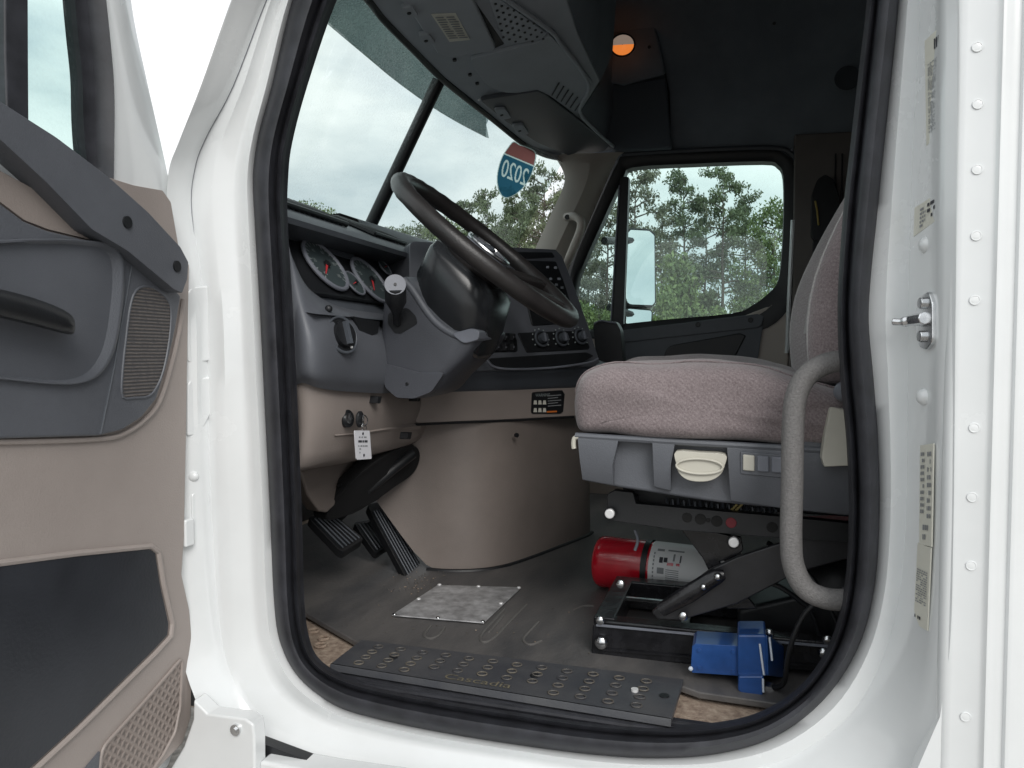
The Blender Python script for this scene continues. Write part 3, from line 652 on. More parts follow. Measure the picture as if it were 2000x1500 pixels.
kn.disc(c, n, .034, black, h=.004); kn.tube([c+n*.004+(k1*math.cos(a)+k2*math.sin(a))*.034 for a in [2*math.pi*k/24 for k in range(24)]], .003, greyd, 8, True)
kn.disc(c+n*.008, n, .024, black, h=.006); kn.box(c+n*.018, (.008, .008, .042), greyd, Matrix((k1, n, k2)).transposed()); kn.ball(c+k1*-.014-k2*.024+n*.006, .003, steelw); kn.build('light_switch', lw)
mb = MB(); mb.slab(PX and [PX(u, v, -.699) for u, v in ((692,618),(742,628),(738,650),(708,664))], (-.01, 0, 0), black); mb.build('cubby', lw)
mb = MB(); mb.ball(PX(642, 603, -.715), .007, black); mb.build('trip_button', lw)
mb = MB(); mb.slab(rnd([PX(u, v, -.86) for u, v in ((782,510),(840,512),(880,516),(880,550),(826,553),(795,545))], .1), (-.01, 0, 0), black); mb.build('air_vent', dso)

# centre stack, angled to the driver
PS = Pl((-.45, 2.04, .60), (.79, -.55, .27))
cs = MB(); cs.slab(rnd(PS.pts([(800,470),(990,482),(1085,487),(1098,500),(1122,560),(1150,640),(1172,708),(1160,716),(900,726),(800,726)]), .06), PS.n*-.20, grey)
cso = cs.build('centre_stack', truck, bevel=.010, seg=3); tag(cso, 'angled centre stack with heater controls')
hv = MB(); hv.slab(rnd(PS.pts([(1010,492),(1078,493),(1084,502),(1020,505)], .004), .2), PS.n*-.01, black); hv.build('stack_vent', cso)
rd = MB(); rd.slab(rnd(PS.pts([(1022,508),(1086,510),(1100,545),(1128,630),(1040,636),(1022,560)], .004), .08), PS.n*-.01, black); rdo = rd.build('radio', cso, bevel=.002)
for k, (u, v) in enumerate([(1070,522),(1085,523),(1076,545),(1092,545),(1087,556),(1098,562),(1094,572),(1102,578),(1104,590),(1108,598)]):
    mb = MB(); c = PS(u, v, .008); mb.box(c, (.007, .010, .006), greyl if k in (0, 1, 2, 3) else greyd); mb.build('radio_button', rdo)
sw = MB(); sw.slab(rnd(PS.pts([(940,650),(1002,650),(1010,664),(1012,686),(955,688),(944,672)], .004), .15), PS.n*-.01, black); swo = sw.build('switch_bank', cso, bevel=.002)
for k in range(4):
    for r_ in range(2):
        mb = MB(); c = PS(956+k*15, 658+r_*20, .007); mb.box(c, (.012, .016, .018), black); mb.box(c+PS.n*.007+Vector((0, 0, -.002)), (.003, .009, .004), greyl); mb.build('rocker_switch', swo, bevel=.0015)
hc = MB(); hc.slab(rnd(PS.pts([(1012,650),(1140,645),(1152,678),(1150,682),(1030,688),(1022,672)], .004), .12), PS.n*-.01, black); hco = hc.build('heater_panel', cso, bevel=.003)
q1 = PS.n.cross(Vector((0, 0, 1))).normalized(); q2 = q1.cross(PS.n)
for u, v in ((1056,662),(1096,661),(1133,658)):
    mb = MB(); c = PS(u, v, .010); mb.disc(c, PS.n, .023, black, h=.005); mb.tube([c+PS.n*.004+(q1*math.cos(a)+q2*math.sin(a))*.021 for a in [2*math.pi*k/20 for k in range(20)]], .003, greyd, 6, True)
    for k in range(9):
        a = R_(215-250*k/8); mb.ball(c+(q1*math.cos(a)+q2*math.sin(a))*.028+PS.n*.0, .0022, tick)
    mb.cyl(c+PS.n*.004, c+PS.n*.018, .013, greyd, n=16); mb.box(c+PS.n*.019, (.005, .005, .022), greyl, Matrix((q1, PS.n, q2)).transposed()); mb.build('heater_knob', hco)
# ledge below the stack
ldp = [(-.735,1.64),(-.66,1.75),(-.56,1.892),(-.45,2.05),(-.395,2.13),(-.375,2.20)]
rows = []
for (x, y) in ldp:
    o = Vector((.82, -.57, 0)); p = Vector((x, y, 0)); rows.append([p-o*.10+Vector((0, 0, .555)), p-o*.02+Vector((0, 0, .535)), p+o*.012+Vector((0, 0, .525)), p+o*.02+Vector((0, 0, .512)), p+o*.012+Vector((0, 0, .498)), p-o*.01+Vector((0, 0, .46)), p-o*.05+Vector((0, 0, .458))])
ld = MB().loft([list(x) for x in zip(*[crom(r, 3) for r in zip(*rows)])] if False else [crom(r, 3) for r in rows], greyd).build('dash_ledge', cso, smooth=60)
for (u, v, rr) in ((919,708,.016), (918,677,.012)):
    mb = MB(); c = PS(u, v, .012); mb.disc(c, PS.n, rr, black, h=.006); mb.ball(c+PS.n*.006, rr*.5, greyl, (1, 1, .6)); mb.build('socket', cso)
mb = MB(); mb.slab(rnd(PS.pts([(955,700),(1145,688),(1160,695),(1130,712),(975,720)], .02), .2), PS.n*-.004, black); mb.build('ledge_tray', cso)
tr = MB(); tr.tube(crom(PS.pts([(950,703),(965,716),(1000,721),(1080,718),(1150,708),(1168,700)], .028), 4), .003, greyl, 6); tr.build('tray_lip', cso)
# shift lever behind
sh = MB(); sh.slab(rnd(YP(2.45).pts([(1158,634),(1172,624),(1203,628),(1212,645),(1220,740),(1168,740)]), .3), (0, .07, 0), black); sh.tube(crom([PY(1160, 632, 2.445), PY(1174, 627, 2.445), PY(1203, 631, 2.445)], 4), .004, greyl, 6)
sh.build('shift_lever', truck, bevel=.012, seg=3)

# tan lower dash and engine cover
rowsT = []
for (ut, vt, xt, ub, vb, xb) in ((560,735,-.775,565,930,-.79),(578,728,-.745,585,912,-.765),(610,748,-.722,610,908,-.752),(645,762,-.712,650,898,-.745),(700,768,-.712,705,890,-.752),(760,770,-.714,750,880,-.762),(800,772,-.72,800,868,-.778),(832,764,-.73,832,850,-.79)):
    a = PX(ut, vt-6, xt-.006); b = PX(ub, vb, xb); mid = [a.lerp(b, t)+Vector((.012*math.sin(math.pi*t), 0, 0)) for t in (.0, .12, .35, .6, .85, 1.)]
    rowsT.append([a+Vector((-.03, 0, .012))]+mid+[b+Vector((-.05, .0, -.02)), b+Vector((-.16, 0, .0))])
rowsT = [list(x) for x in zip(*[crom(r, 4) for r in zip(*rowsT)])]
kb = MB().loft([list(r) for r in rowsT], tan).build('knee_bolster', truck, smooth=55)
tag(kb, 'tan lower dash panel with the ignition lock')
def PTl(u, v, off=0.):
    return PP(u, v, Vector((-.735, 1.64, 0))+Vector((.82, -.57, 0))*(off-.008), (.82, -.57, 0))
tp = MB(); tp.slab([PTl(u, v) for u, v in ((808,757),(900,762),(1000,760),(1125,750),(1160,746),(1160,808),(1118,814),(1000,820),(820,829),(806,820))], Vector((.82, -.57, 0))*-.05, tan); tpo = tp.build('tan_dash_panel', truck, bevel=.004)
fu = MB(); fu.slab(rnd([PTl(u, v, .003) for u, v in ((1040,766),(1098,762),(1103,770),(1100,804),(1094,808),(1038,808))], .12), Vector((.82, -.57, 0))*-.004, black)
o_ = lambda u, v: PTl(u, v, .0045)
word(fu, 'WARNING', o_(1046,775), (o_(1074,774)-o_(1046,775)), (o_(1046,769)-o_(1046,775)), 1., tick)
for r_, v in enumerate((790, 805)):
    for k in range(3):
        u = 1042+k*9; fu.add([o_(u, v), o_(u+7, v), o_(u+6, v-8), o_(u+1, v-8)], [(0,1,2,3)], paper)
fu.add([o_(1068,806), o_(1088,805), o_(1088,802), o_(1068,803)], [(0,1,2,3)], orange)
for k in range(5): fu.add([o_(1070,774+k*5), o_(1096-(k % 2)*6,772+k*5), o_(1096-(k % 2)*6,770.5+k*5), o_(1070,772.5+k*5)], [(0,1,2,3)], inkg)
tag(fu.build('warning_placard', tpo, smooth=0), 'black placard with white rows of symbols')
DG = [(-1.05,1.70,.40),(-.90,1.705,.20),(-.83,1.722,.10),(-.761,1.744,0),(-.70,1.748,0),(-.637,1.772,0),(-.585,1.82,0),(-.545,1.90,0),(-.49,2.05,0),(-.438,2.204,0),(-.43,2.26,0),(-.46,2.32,0),(-.8,2.45,0)]
rows = [[Vector((x, y, zb+(.383-zb)*t))+Vector((-.012*t, .018*t, 0)) for t in (0, .04, .3, .6, .9, 1)] for x, y, zb in DG]
dg = MB().loft([crom(r, 3) for r in rows] if False else rows, tan_dirty)
dg.add([r[-1] for r in rows], [tuple(range(len(rows)))], tan_dirty)
bse = MB(); bse.tube(crom([Vector((x, y-.003, .004)) for x, y, zb in DG if zb == 0][:8], 3), .006, black, 8)  # black tube draws the shadow line in the gap along the floor
dgo = dg.build('engine_cover', truck, smooth=60, sub=1); tag(dgo, 'scuffed tan engine cover bulging from the dash to the floor')
bse.build('base_gap_shadow', dgo)
mb = MB(); mb.disc(PP(1009, 850, Vector((-.56, 1.86, .4)), (.80, -.6, 0)), (.8, -.6, 0), .006, black, n=12, h=.003); mb.build('screw_hole', dgo)
gpz = MB(); gpz.tube(crom([PTl(u, v, .004) for u, v in ((800,830),(900,825),(1000,821),(1120,814))], 4), .0035, black, 6); gpz.build('panel_gap', tpo)
# duct behind the pedals and the dark footwell
dc = MB(); dc.slab([PX(u, v, -.86) for u, v in ((586,918),(700,886),(745,895),(735,912),(640,1002),(625,1000),(600,965))], (-.05, .02, 0), tan_dirty); dc.build('heater_duct', truck, bevel=.008)
ds = MB(); ds.slab(rnd([PX(u, v, -.845) for u, v in ((660,950),(690,925),(722,898),(728,902),(700,930),(668,956))], .2), (-.004, 0, 0), black); ds.build('duct_slot', truck)
sf = MB(); sf.slab(crom([PX(u, v, x) for u, v, x in ((736,902,-.772),(762,884,-.774),(800,868,-.775),(818,876,-.776),(821,898,-.778),(808,926,-.785),(772,952,-.80),(738,976,-.82),(690,1004,-.86),(640,1016,-.88),(652,980,-.86),(700,930,-.80))], 3, True), (-.05, .02, 0), mat('recess_shade_black', (.006, .006, .007), .95)); sf.build('pedal_recess_shade', truck, bevel=.006)  # flat black sheet paints the shade inside the pedal opening
sf = MB(); sf.tube([PX(806, 886, -.76), PX(770, 914, -.785), PX(720, 955, -.83), PX(660, 1010, -.92)], .013, black, 10); sf.build('steering_shaft', truck)
# ignition lock with key
ig = MB(); c = PX(674, 818, -.722); n = Vector((.95, -.2, .1)).normalized(); ig.disc(c, n, .017, black, h=.008); ig.disc(c+n*.008, n, .010, chrome, n=14, h=.003); ig.build('ignition_lock', kb)
mb = MB()
mb.loft([[PX(u, v, x) for u, v, x in ((654,846,-.728),(700,842,-.728),(760,832,-.735),(822,826,-.745))], [PX(u, v, x) for u, v, x in ((654,851,-.722),(700,847,-.722),(760,838,-.729),(822,832,-.74))], [PX(u, v, x) for u, v, x in ((656,858,-.735),(700,854,-.735),(760,845,-.742),(822,838,-.752))]], tan); mb.build('bolster_rib', kb)
for (u, v) in ((741,782),(818,778),(800,852)):
    s_ = MB(); s_.slab(rnd([PX(u+a, v+b, -.70) for a, b in ((-2,-8),(5,-8),(2,6),(-4,6))], .2), (-.02, 0, 0), black); s_.build('screw_slot', kb)

# ---- steering column and wheel
SYc = 1.47
wn = Vector((.65, 0, .76)).normalized(); we2 = Vector((-.76, 0, .65)).normalized(); we1 = Vector((0, 1, 0))
WC = PY(953, 489, SYc)
rimR = .222
rim = MB(); rim.tube([WC+(we1*math.cos(a)+we2*math.sin(a))*rimR for a in [2*math.pi*k/64 for k in range(64)]], [.0180+(.0013 if k % 2 else 0) if 8 < k < 26 else .0180 for k in range(64)], leather, 14, True)
swh = MB(); swh.loft([[WC+wn*h+(we1*math.cos(a)*r*1.0+we2*math.sin(a)*r*.85) for a in [2*math.pi*k/28 for k in range(28)]] for h, r in ((-.07,.045),(-.06,.07),(-.035,.085),(-.018,.082),(-.008,.06),(-.006,.02))], leather, True, True)
swo_ = swh.build('steering_wheel', truck, smooth=50); tag(swo_, 'large black steering wheel with silver hub emblem')
rim.build('wheel_rim', swo_)
for a in (205, 335, 235, 305):
    e = we1*math.cos(R_(a))+we2*math.sin(R_(a)); s_ = wn.cross(e); mb = MB()
    mb.loft([[WC+e*r+s_*wd*c_+wn*(h+.010*d_) for c_, d_ in ((-1,-1),(1,-1),(1,1),(-1,1))] for r, wd, h in ((.06,.022,-.025),(.12,.018,-.016),(.18,.015,-.004),(.215,.013,0))], leather, True, True); mb.build('spoke', swo_, bevel=.005)
em = MB(); c_ = WC+wn*.000+we2*.0; em.loft([[c_+wn*h+(we1*math.cos(a)*.052*k_+we2*math.sin(a)*.052*k_) for a in [2*math.pi*k/24 for k in range(24)]] for h, k_ in ((-.008,1.),(.0,1.),(.004,.85),(.004,.1))], greyl, True, True)
em.tube([c_+wn*.004+(we1*math.cos(a)*.05+we2*math.sin(a)*.05) for a in [2*math.pi*k/24 for k in range(24)]], .004, chrome, 8, True)
em.tube([c_+wn*.007+(we1*math.cos(a)*.016+we2*math.sin(a)*.011) for a in [2*math.pi*k/16 for k in range(16)]], .003, greyd, 6, True); em.build('hub_emblem', swo_)
# housing behind the wheel
hz = MB()
for_ = [(-.045,.085,.07),(-.06,.105,.09),(-.12,.10,.10),(-.165,.085,.095),(-.18,.06,.07)]
hz.loft([[WC+wn*h+we2*(.015-.02*k_)+we1*math.copysign(abs(math.cos(a))**.55, math.cos(a))*ry+we2*math.copysign(abs(math.sin(a))**.55, math.sin(a))*rz for a in [2*math.pi*k/32 for k in range(32)]] for k_, (h, ry, rz) in enumerate(for_)], mat('housing_black', (.022, .024, .027), .27), True, True)
hz.build('column_housing', truck, smooth=60)
shp = [(742,640),(750,575),(775,545),(800,540),(822,548),(870,600),(905,640),(936,644),(934,662),(905,700),(868,735),(842,765),(808,778),(775,776),(752,755),(742,700)]
def shr(y, s, dx=0): 
    c = PY(830, 660, y); return [c+(p-c)*s for p in crom([PY(u, v, SYc-.09)+Vector((0, y-(SYc-.09), 0)) for u, v in shp], 3, True)] if False else [Vector((q.x, y, q.z)) for q in [C0+(p-C0)*s for p in SH0]]
SH0 = crom([PY(u, v, SYc-.085) for u, v in shp], 3, True); C0 = sum(SH0, Vector())/len(SH0)
shd = MB().loft([shr(SYc-.088, .80), shr(SYc-.085, .93), shr(SYc-.075, 1.0), shr(SYc, 1.02), shr(SYc+.075, 1.0), shr(SYc+.085, .93), shr(SYc+.088, .8)], mat('column_charcoal', (.062, .066, .078), .42, bump=.25, bscale=500, var=.08), True, True).build('column_shroud', truck, smooth=60)
tag(shd, 'grey steering column shroud')
cl_ = MB(); cl_.tube(crom([PY(u, v, SYc-.084) for u, v in ((788,546),(806,566),(828,600),(852,630),(880,650),(908,660),(934,658))], 4), [.004]*4+[.009]*17+[.009, .008, .006, .004][:4] if False else .008, grey, 10); cl_.build('column_collar', shd)
lo_ = MB(); lo_.slab(rnd([PY(u, v, SYc-.0925) for u, v in ((741,708),(775,716),(820,728),(868,728),(842,766),(808,779),(774,777),(752,757))], .2), (0, .02, 0), MAT['column_charcoal']); lo_.disc(PY(795, 750, SYc-.093), (0, -1, 0), .004, black, n=10, h=.001); lo_.build('lower_cover', shd, bevel=.005)
lp_ = MB(); lp_.slab(rnd([PY(u, v, SYc-.094) for u, v in ((880,652),(920,641),(937,645),(934,664),(905,672))], .3), (0, .09, 0), greyl); lp_.build('column_lip', shd, bevel=.006)
rc_ = MB(); rc_.slab(rnd([PY(u, v, SYc-.0895) for u, v in ((758,612),(795,600),(812,618),(815,632),(782,652),(770,650),(757,632)) ], .3), (0, .006, 0), black); rc_.build('lever_boot', shd)
lv_ = MB(); a = PY(776, 632, SYc-.09); b = PY(774, 600, SYc-.125); c = PY(772, 558, SYc-.16)
lv_.tube([a, a.lerp(b, .6), b, b.lerp(c, .3), c.lerp(b, .1), c], [.008, .008, .014, .021, .021, .019], black, 14)
ax_ = (Vector(CAM)-c).normalized()*.75+(c-b).normalized()*.5; ax_.normalize()
lv_.disc(c+ax_*.004, ax_, .0205, greyl, h=.003); lv_.disc(c+ax_*.008, ax_, .003, black, n=10, h=.001)
tag(lv_.build('column_lever', shd), 'stalk with pale round end cap')
# ---- pedals
def pedal(px, x, dx, name, label=None):
    mb = MB(); q = [PX(u, v, x+k) for (u, v), k in zip(px, dx)]; mb.slab(rnd(q, .15), (-.012, .01, -.02), black)
    n = (q[1]-q[0]).cross(q[3]-q[0]).normalized(); n = n if n.dot(Vector(CAM)-q[0]) > 0 else -n
    for k in range(1, 7):
        t = k/7; mb.tube([q[0].lerp(q[1], t)*.92+q[3].lerp(q[2], t)*.08+n*.002, q[0].lerp(q[1], t)*.08+q[3].lerp(q[2], t)*.92+n*.002], .0025, greyd, 6)
    return tag(mb.build(name, truck, bevel=.003), label)
pedal([(600,1008),(650,1002),(712,1052),(668,1080)], -.90, (-.03, -.03, .03, .03), 'brake_pedal')
pedal([(690,1020),(735,1012),(768,1060),(735,1082)], -.93, (-.03, -.03, .03, .03), 'clutch_pedal')
pedal([(716,985),(750,978),(846,1144),(808,1156)], -.83, (-.08, -.08, .065, .065), 'accelerator_pedal')

# ---- sill tread plate and floor plate
tq = [Vector((-.684,1.139,.012)), Vector((-.685,1.255,.012)), Vector((-.083,1.259,.012)), Vector((-.091,1.113,.012))]
tp_ = MB(); tp_.slab(tq, (0, 0, -.010), treadm); tp_.slab([tq[0], tq[3], tq[3]+Vector((0,-.003,-.011)), tq[0]+Vector((0,-.003,-.011))], (0, .004, 0), treadm)
def tpt(s, t, h=0.): return tq[0].lerp(tq[3], s).lerp(tq[1].lerp(tq[2], s), t)+Vector((0, 0, h))
for k in range(12):
    for j in range(4):
        s = .08+k*.075; t = .16+j*.21+.01*((k % 2))
        if s > .93 or (.3 < s < .62 and j == 0): continue
        c = tpt(s, t, .0015); tp_.tube([c+Vector((math.cos(a)*.0085, math.sin(a)*.0075, 0)) for a in [2*math.pi*q/12 for q in range(12)]], .0016, bossm, 5, True)
tpo_ = tp_.build('sill_tread', truck, bevel=.002); tag(tpo_, 'black dimpled step plate along the door sill')
for s, t in ((.965,.5),(.16,.5),(.6,.55)):
    hh = MB(); hh.disc(tpt(s, t, .0005), (0, 0, 1), .008, black, n=14, h=.001); hh.build('screw_hole', tpo_)
hh = MB(); hh.disc(tpt(.885, .52, .002), (0, 0, 1), .006, steelw, n=12); hh.build('tread_screw', tpo_)
wd_ = MB(); word(wd_, 'Cascadia', tpt(.36, .10, .0012), (tpt(.56, .10)-tpt(.36, .10)), (tpt(.36, .24)-tpt(.36, .10)), 1., dust); wd_.build('worn_lettering', tpo_)
pq = [Vector((-.693,1.40,.010)), Vector((-.679,1.617,.010)), Vector((-.484,1.657,.010)), Vector((-.493,1.415,.010))]
ap_ = MB(); ap_.slab(pq, (0, 0, -.003), alum); apo = ap_.build('floor_plate', truck, bevel=.001); tag(apo, 'scuffed bare aluminium plate screwed to the floor')
for s, t in ((.02,.0),(.5,.02),(.98,.02),(.03,.5),(.97,.5),(.02,.98),(.5,.98),(.98,.98)):
    p = pq[1].lerp(pq[2], s).lerp(pq[0].lerp(pq[3], s), t); mb = MB(); mb.ball(p, .005, steelw if t < .6 else chrome, (1, 1, .6)); mb.build('screw', apo)
for u, v in ((612,1232),(632,1246),(626,1260)):
    mb = MB(); c = PZ(u, v, -.012); mb.tube([c+Vector((math.cos(a)*.011, math.sin(a)*.011, 0)) for a in [2*math.pi*k/14 for k in range(14)]], .0025, carpet, 6, True); mb.build('carpet_boss', floor_o)
gt_ = MB(); random.seed(3)
for k in range(170):
    if k < 90: c = PZ(random.gauss(815, 25), random.gauss(1140, 12), .006)
    else: c = Vector((random.uniform(-.85, .0), random.uniform(1.27, 1.75), .006))
    r_ = random.uniform(.0008, .0022); gt_.ball(c, r_, bossm if k % 3 else carpet, (1, random.uniform(.6, 1.4), .5), 5, 4)
tag(gt_.build('floor_grit'), 'sandy grit scattered on the floor mat', kind='stuff')
# ---- grab bar beside the opening
gb = MB(); gb.tube(crom([PY(u, v, y) for u, v, y in ((1700,705,1.16),(1650,705,1.14),(1610,712,1.135),(1575,735,1.135),(1555,775,1.135),(1549,830,1.135),(1547,950,1.135),(1545,1050,1.135),(1550,1105,1.135),(1572,1148,1.135),(1610,1168,1.135),(1660,1172,1.14),(1710,1170,1.16))], 6), .0155, barm, 16)
tag(gb.build('grab_bar', truck), 'worn grey grab bar beside the seat')

# ================================================================ OPEN DRIVER DOOR
dd = Vector((.09, -.996, 0)); H = Vector((-.862, 1.0, 0)); DN = Vector((.996, .09, 0))
if DN.dot(Vector(CAM)-H) < 0: DN = -DN
DP = Pl(H, DN)
FAR = 900   # how far beyond the left frame edge outlines run, in photo pixels
door = MB()
door.slab(DP.pts([(362,520),(360,800),(357,1050),(350,1120),(360,1200),(368,1300),(360,1420),(330,1500),(250,1540),(-900,2450),(-900,200),(0,300),(215,352),(330,400)], -.03), DN*-.05, white)
dro = door.build('driver_door', truck, bevel=.006); tag(dro, 'driver door standing open, tan and grey lining inside')
# painted window frame
fo = [(236,-420),(241,-200),(250,-60),(262,40),(281,130),(303,230),(322,315),(330,360),(335,420)]
fi = [(190,-420),(196,-200),(204,-40),(214,60),(222,150),(224,230),(222,300),(218,350),(214,420)]
wf = MB(); fo_ = crom(DP.pts(fo, -.03), 4); fi_ = crom(DP.pts(fi, -.012), 4)
wf.loft([[p-DN*.04 for p in fo_], fo_, [a.lerp(b, .35)+DN*.006 for a, b in zip(fo_, fi_)], [a.lerp(b, .8)+DN*.006 for a, b in zip(fo_, fi_)], fi_, [p-DN*.03 for p in fi_]], white)
wf.build('window_frame', dro, smooth=60)
si2 = [(135,-420),(140,-200),(144,-40),(152,60),(161,150),(163,230),(168,300),(178,350),(185,420)]
sl2 = MB(); a_ = crom(DP.pts(fi, -.012), 4); b_ = crom(DP.pts(si2, -.03), 4)
sl2.loft([a_, [a.lerp(b, .25)+DN*.012 for a, b in zip(a_, b_)], [a.lerp(b, .5)+DN*.004 for a, b in zip(a_, b_)], [a.lerp(b, .52)-DN*.006 for a, b in zip(a_, b_)], [a.lerp(b, .8)-DN*.004 for a, b in zip(a_, b_)], b_, [p-DN*.02 for p in b_]], rubber)
sl2.build('window_seal', dro, smooth=60)
tb = MB(); tb.slab(DP.pts([(8,-420),(55,-420),(57,120),(58,260),(14,225),(10,100)], -.012), DN*-.02, rubber); tb.build('vent_bar', dro, bevel=.003)
gd = MB(); gd.slab(DP.pts([(-900,-900),(195,-420),(170,60),(185,200),(190,340),(0,260),(-900,100)], -.038), DN*-.004, g_side); gd.build('window_glass', dro)
gt = MB(); a_ = crom(DP.pts(si2, -.030), 4); gt.loft([a_, [p-DN*.02 for p in a_]], mat('glass_edge', (.12, .15, .14), .3)); gt.build('glass_channel', dro)
# tan lining
tn = MB(); tn.slab(rnd(DP.pts([(371,515),(368,650),(365,850),(361,1050),(356,1122),(371,1190),(377,1262),(374,1400),(358,1452),(300,1512),(180,1600),(-900,2300),(-900,120),(-200,300),(0,392)], .0), .04, 3), DN*-.03, mat('door_tan', (.35, .305, .282), .5, bump=.25, bscale=420, var=.05, vscale=6)); tno = tn.build('door_lining', dro, bevel=.008, seg=3)
tu = MB(); tu.slab(rnd(DP.pts([(214,347),(262,362),(318,372),(334,395),(347,470),(352,500),(300,480),(200,372)], -.004), .1), DN*-.02, tan); tu.build('mirror_corner_trim', dro, bevel=.006)
tl = MB(); tl.slab(rnd(DP.pts([(-60,290),(0,333),(90,382),(190,462),(176,468),(95,448),(48,430),(0,394),(-60,350)], .006), .1), DN*-.02, tan); tl.build('tan_insert', dro, bevel=.004)
# grey armrest panel with a scooped bowl
gp_ = [(-700,230),(0,396),(48,432),(92,450),(176,470),(230,478),(300,520),(354,578),(344,640),(328,710),(306,780),(278,815),(240,840),(195,851),(0,857),(-700,862)]
gpan = MB(); gpan.slab(rnd(DP.pts(gp_, .012), .06, 3), DN*-.02, grey); gpo = gpan.build('armrest_panel', dro, bevel=.005, seg=3)
bo = [(-420,470),(-60,470),(60,466),(160,468),(222,480),(240,520),(236,600),(222,680),(196,728),(160,748),(100,752),(-60,738),(-420,730)]
bowl = MB(); l0 = crom(DP.pts(bo, .0135), 4, True); cc = DP(-60, 610, .0135)
def inset(l, s, d): return [cc+(p-cc)*s+DN*d for p in l]
bowl.loft([inset(l0, 1.0, 0), inset(l0, .985, .006), inset(l0, .955, .006), inset(l0, .90, -.006), inset(l0, .80, -.008), inset(l0, .4, -.0085), inset(l0, .02, -.0085)], grey, True); bowl.build('pull_bowl', gpo, smooth=70)
sg = MB(); sg.tube(crom(DP.pts([(262,486),(250,560),(236,640),(220,730),(196,848)], .0125), 4), .0016, greyd, 6); sg.build('panel_seam', gpo)
bt = MB(); bt.slab(rnd(DP.pts([(-700,-200),(0,198),(110,268),(215,348),(290,415),(352,482),(368,512),(366,545),(356,572),(340,565),(250,490),(180,448),(90,355),(0,272),(-700,-100)], .034), .07, 3), DN*-.035, grey)
bto = bt.build('belt_rail', dro, bevel=.006, seg=3)
for u, v in ((248,434),(345,520)):
    mb = MB(); p = DP(u, v, .0345); mb.disc(p, DN, .0085, black, n=16, h=.002); mb.build('screw_cap', bto)
spk = [(272,562),(300,562),(325,582),(334,606),(331,660),(320,720),(306,756),(290,774),(262,777),(240,776),(238,740),(246,660),(256,590)]
spo = MB(); s0 = crom(DP.pts(spk, .0125), 3, True); spo.tube(s0, .0018, grey, 6, True)
mmt = bpy.data.materials.new('speaker_mesh'); mmt.use_nodes = True; t = mmt.node_tree; b = t.nodes['Principled BSDF']; b.inputs['Roughness'].default_value = .7
g = t.nodes.new('ShaderNodeTexCoord'); wv = t.nodes.new('ShaderNodeTexWave'); wv.bands_direction = 'Z'; wv.inputs['Scale'].default_value = 62; wv.inputs['Distortion'].default_value = .6; wv.inputs['Detail'].default_value = 2
nz = t.nodes.new('ShaderNodeTexNoise'); nz.inputs['Scale'].default_value = 120
g2 = t.nodes.new('ShaderNodeNewGeometry'); t.links.new(g2.outputs['Position'], wv.inputs['Vector']); t.links.new(g2.outputs['Position'], nz.inputs['Vector'])
ad = t.nodes.new('ShaderNodeMath'); ad.operation = 'MULTIPLY'; t.links.new(wv.outputs['Fac'], ad.inputs[0]); t.links.new(nz.outputs['Fac'], ad.inputs[1])
r = t.nodes.new('ShaderNodeValToRGB'); r.color_ramp.elements[0].position = .1; r.color_ramp.elements[0].color = (.062, .06, .064, 1); r.color_ramp.elements[1].position = .5; r.color_ramp.elements[1].color = (.14, .125, .115, 1)
t.links.new(ad.outputs[0], r.inputs[0]); t.links.new(r.outputs[0], b.inputs['Base Color'])
bp = t.nodes.new('ShaderNodeBump'); bp.inputs['Strength'].default_value = .6; bp.inputs['Distance'].default_value = .003; t.links.new(ad.outputs[0], bp.inputs['Height']); t.links.new(bp.outputs[0], b.inputs['Normal'])
spo.slab(s0, DN*-.002, mmt); spo.build('speaker_grille', gpo, smooth=30)
ph = MB(); ph.loft([[DP(u, v+dv_, off) for dv_, off in ((-w_,.03),(-w_*.7,.055),(0,.062),(w_*.8,.055),(w_,.03),(0,.02))] for u, v, w_ in ((-400,520,28),(-150,555,32),(0,592,34),(60,606,33),(110,622,30),(136,632,26),(148,638,18))], black, True, True)
tag(ph.build('pull_handle', dro, smooth=60, sub=1), 'black grab pull in the door bowl')
pk = MB(); pk.slab(rnd(DP.pts([(-700,1185),(0,1105),(150,1086),(292,1072),(304,1080),(313,1140),(330,1218),(328,1240),(298,1272),(150,1418),(60,1500),(-700,2100)], .004), .06, 4), DN*-.02, mat('pocket_vinyl', (.016, .018, .023), .42, bump=.2, bscale=200, col2=(.028, .031, .039), vscale=5)); pk.build('map_pocket', dro, bevel=.004)
lp0 = rnd(DP.pts([(-700,1180),(0,1100),(150,1081),(295,1067),(309,1078),(318,1138),(336,1217),(333,1243),(302,1277),(152,1425),(62,1508),(-700,2110)], .002), .06, 4)
lpk = MB(); lpk.tube(lp0, .0045, MAT['door_tan'], 8, True); lpk.build('pocket_lip', tno)
lpa = MB(); lpa.tube(crom(DP.pts([(-700,868),(0,863),(195,857),(243,846),(282,820),(311,784),(334,712),(350,642),(358,585)], .002), 4), .004, MAT['door_tan'], 8); lpa.build('armrest_lip', tno)
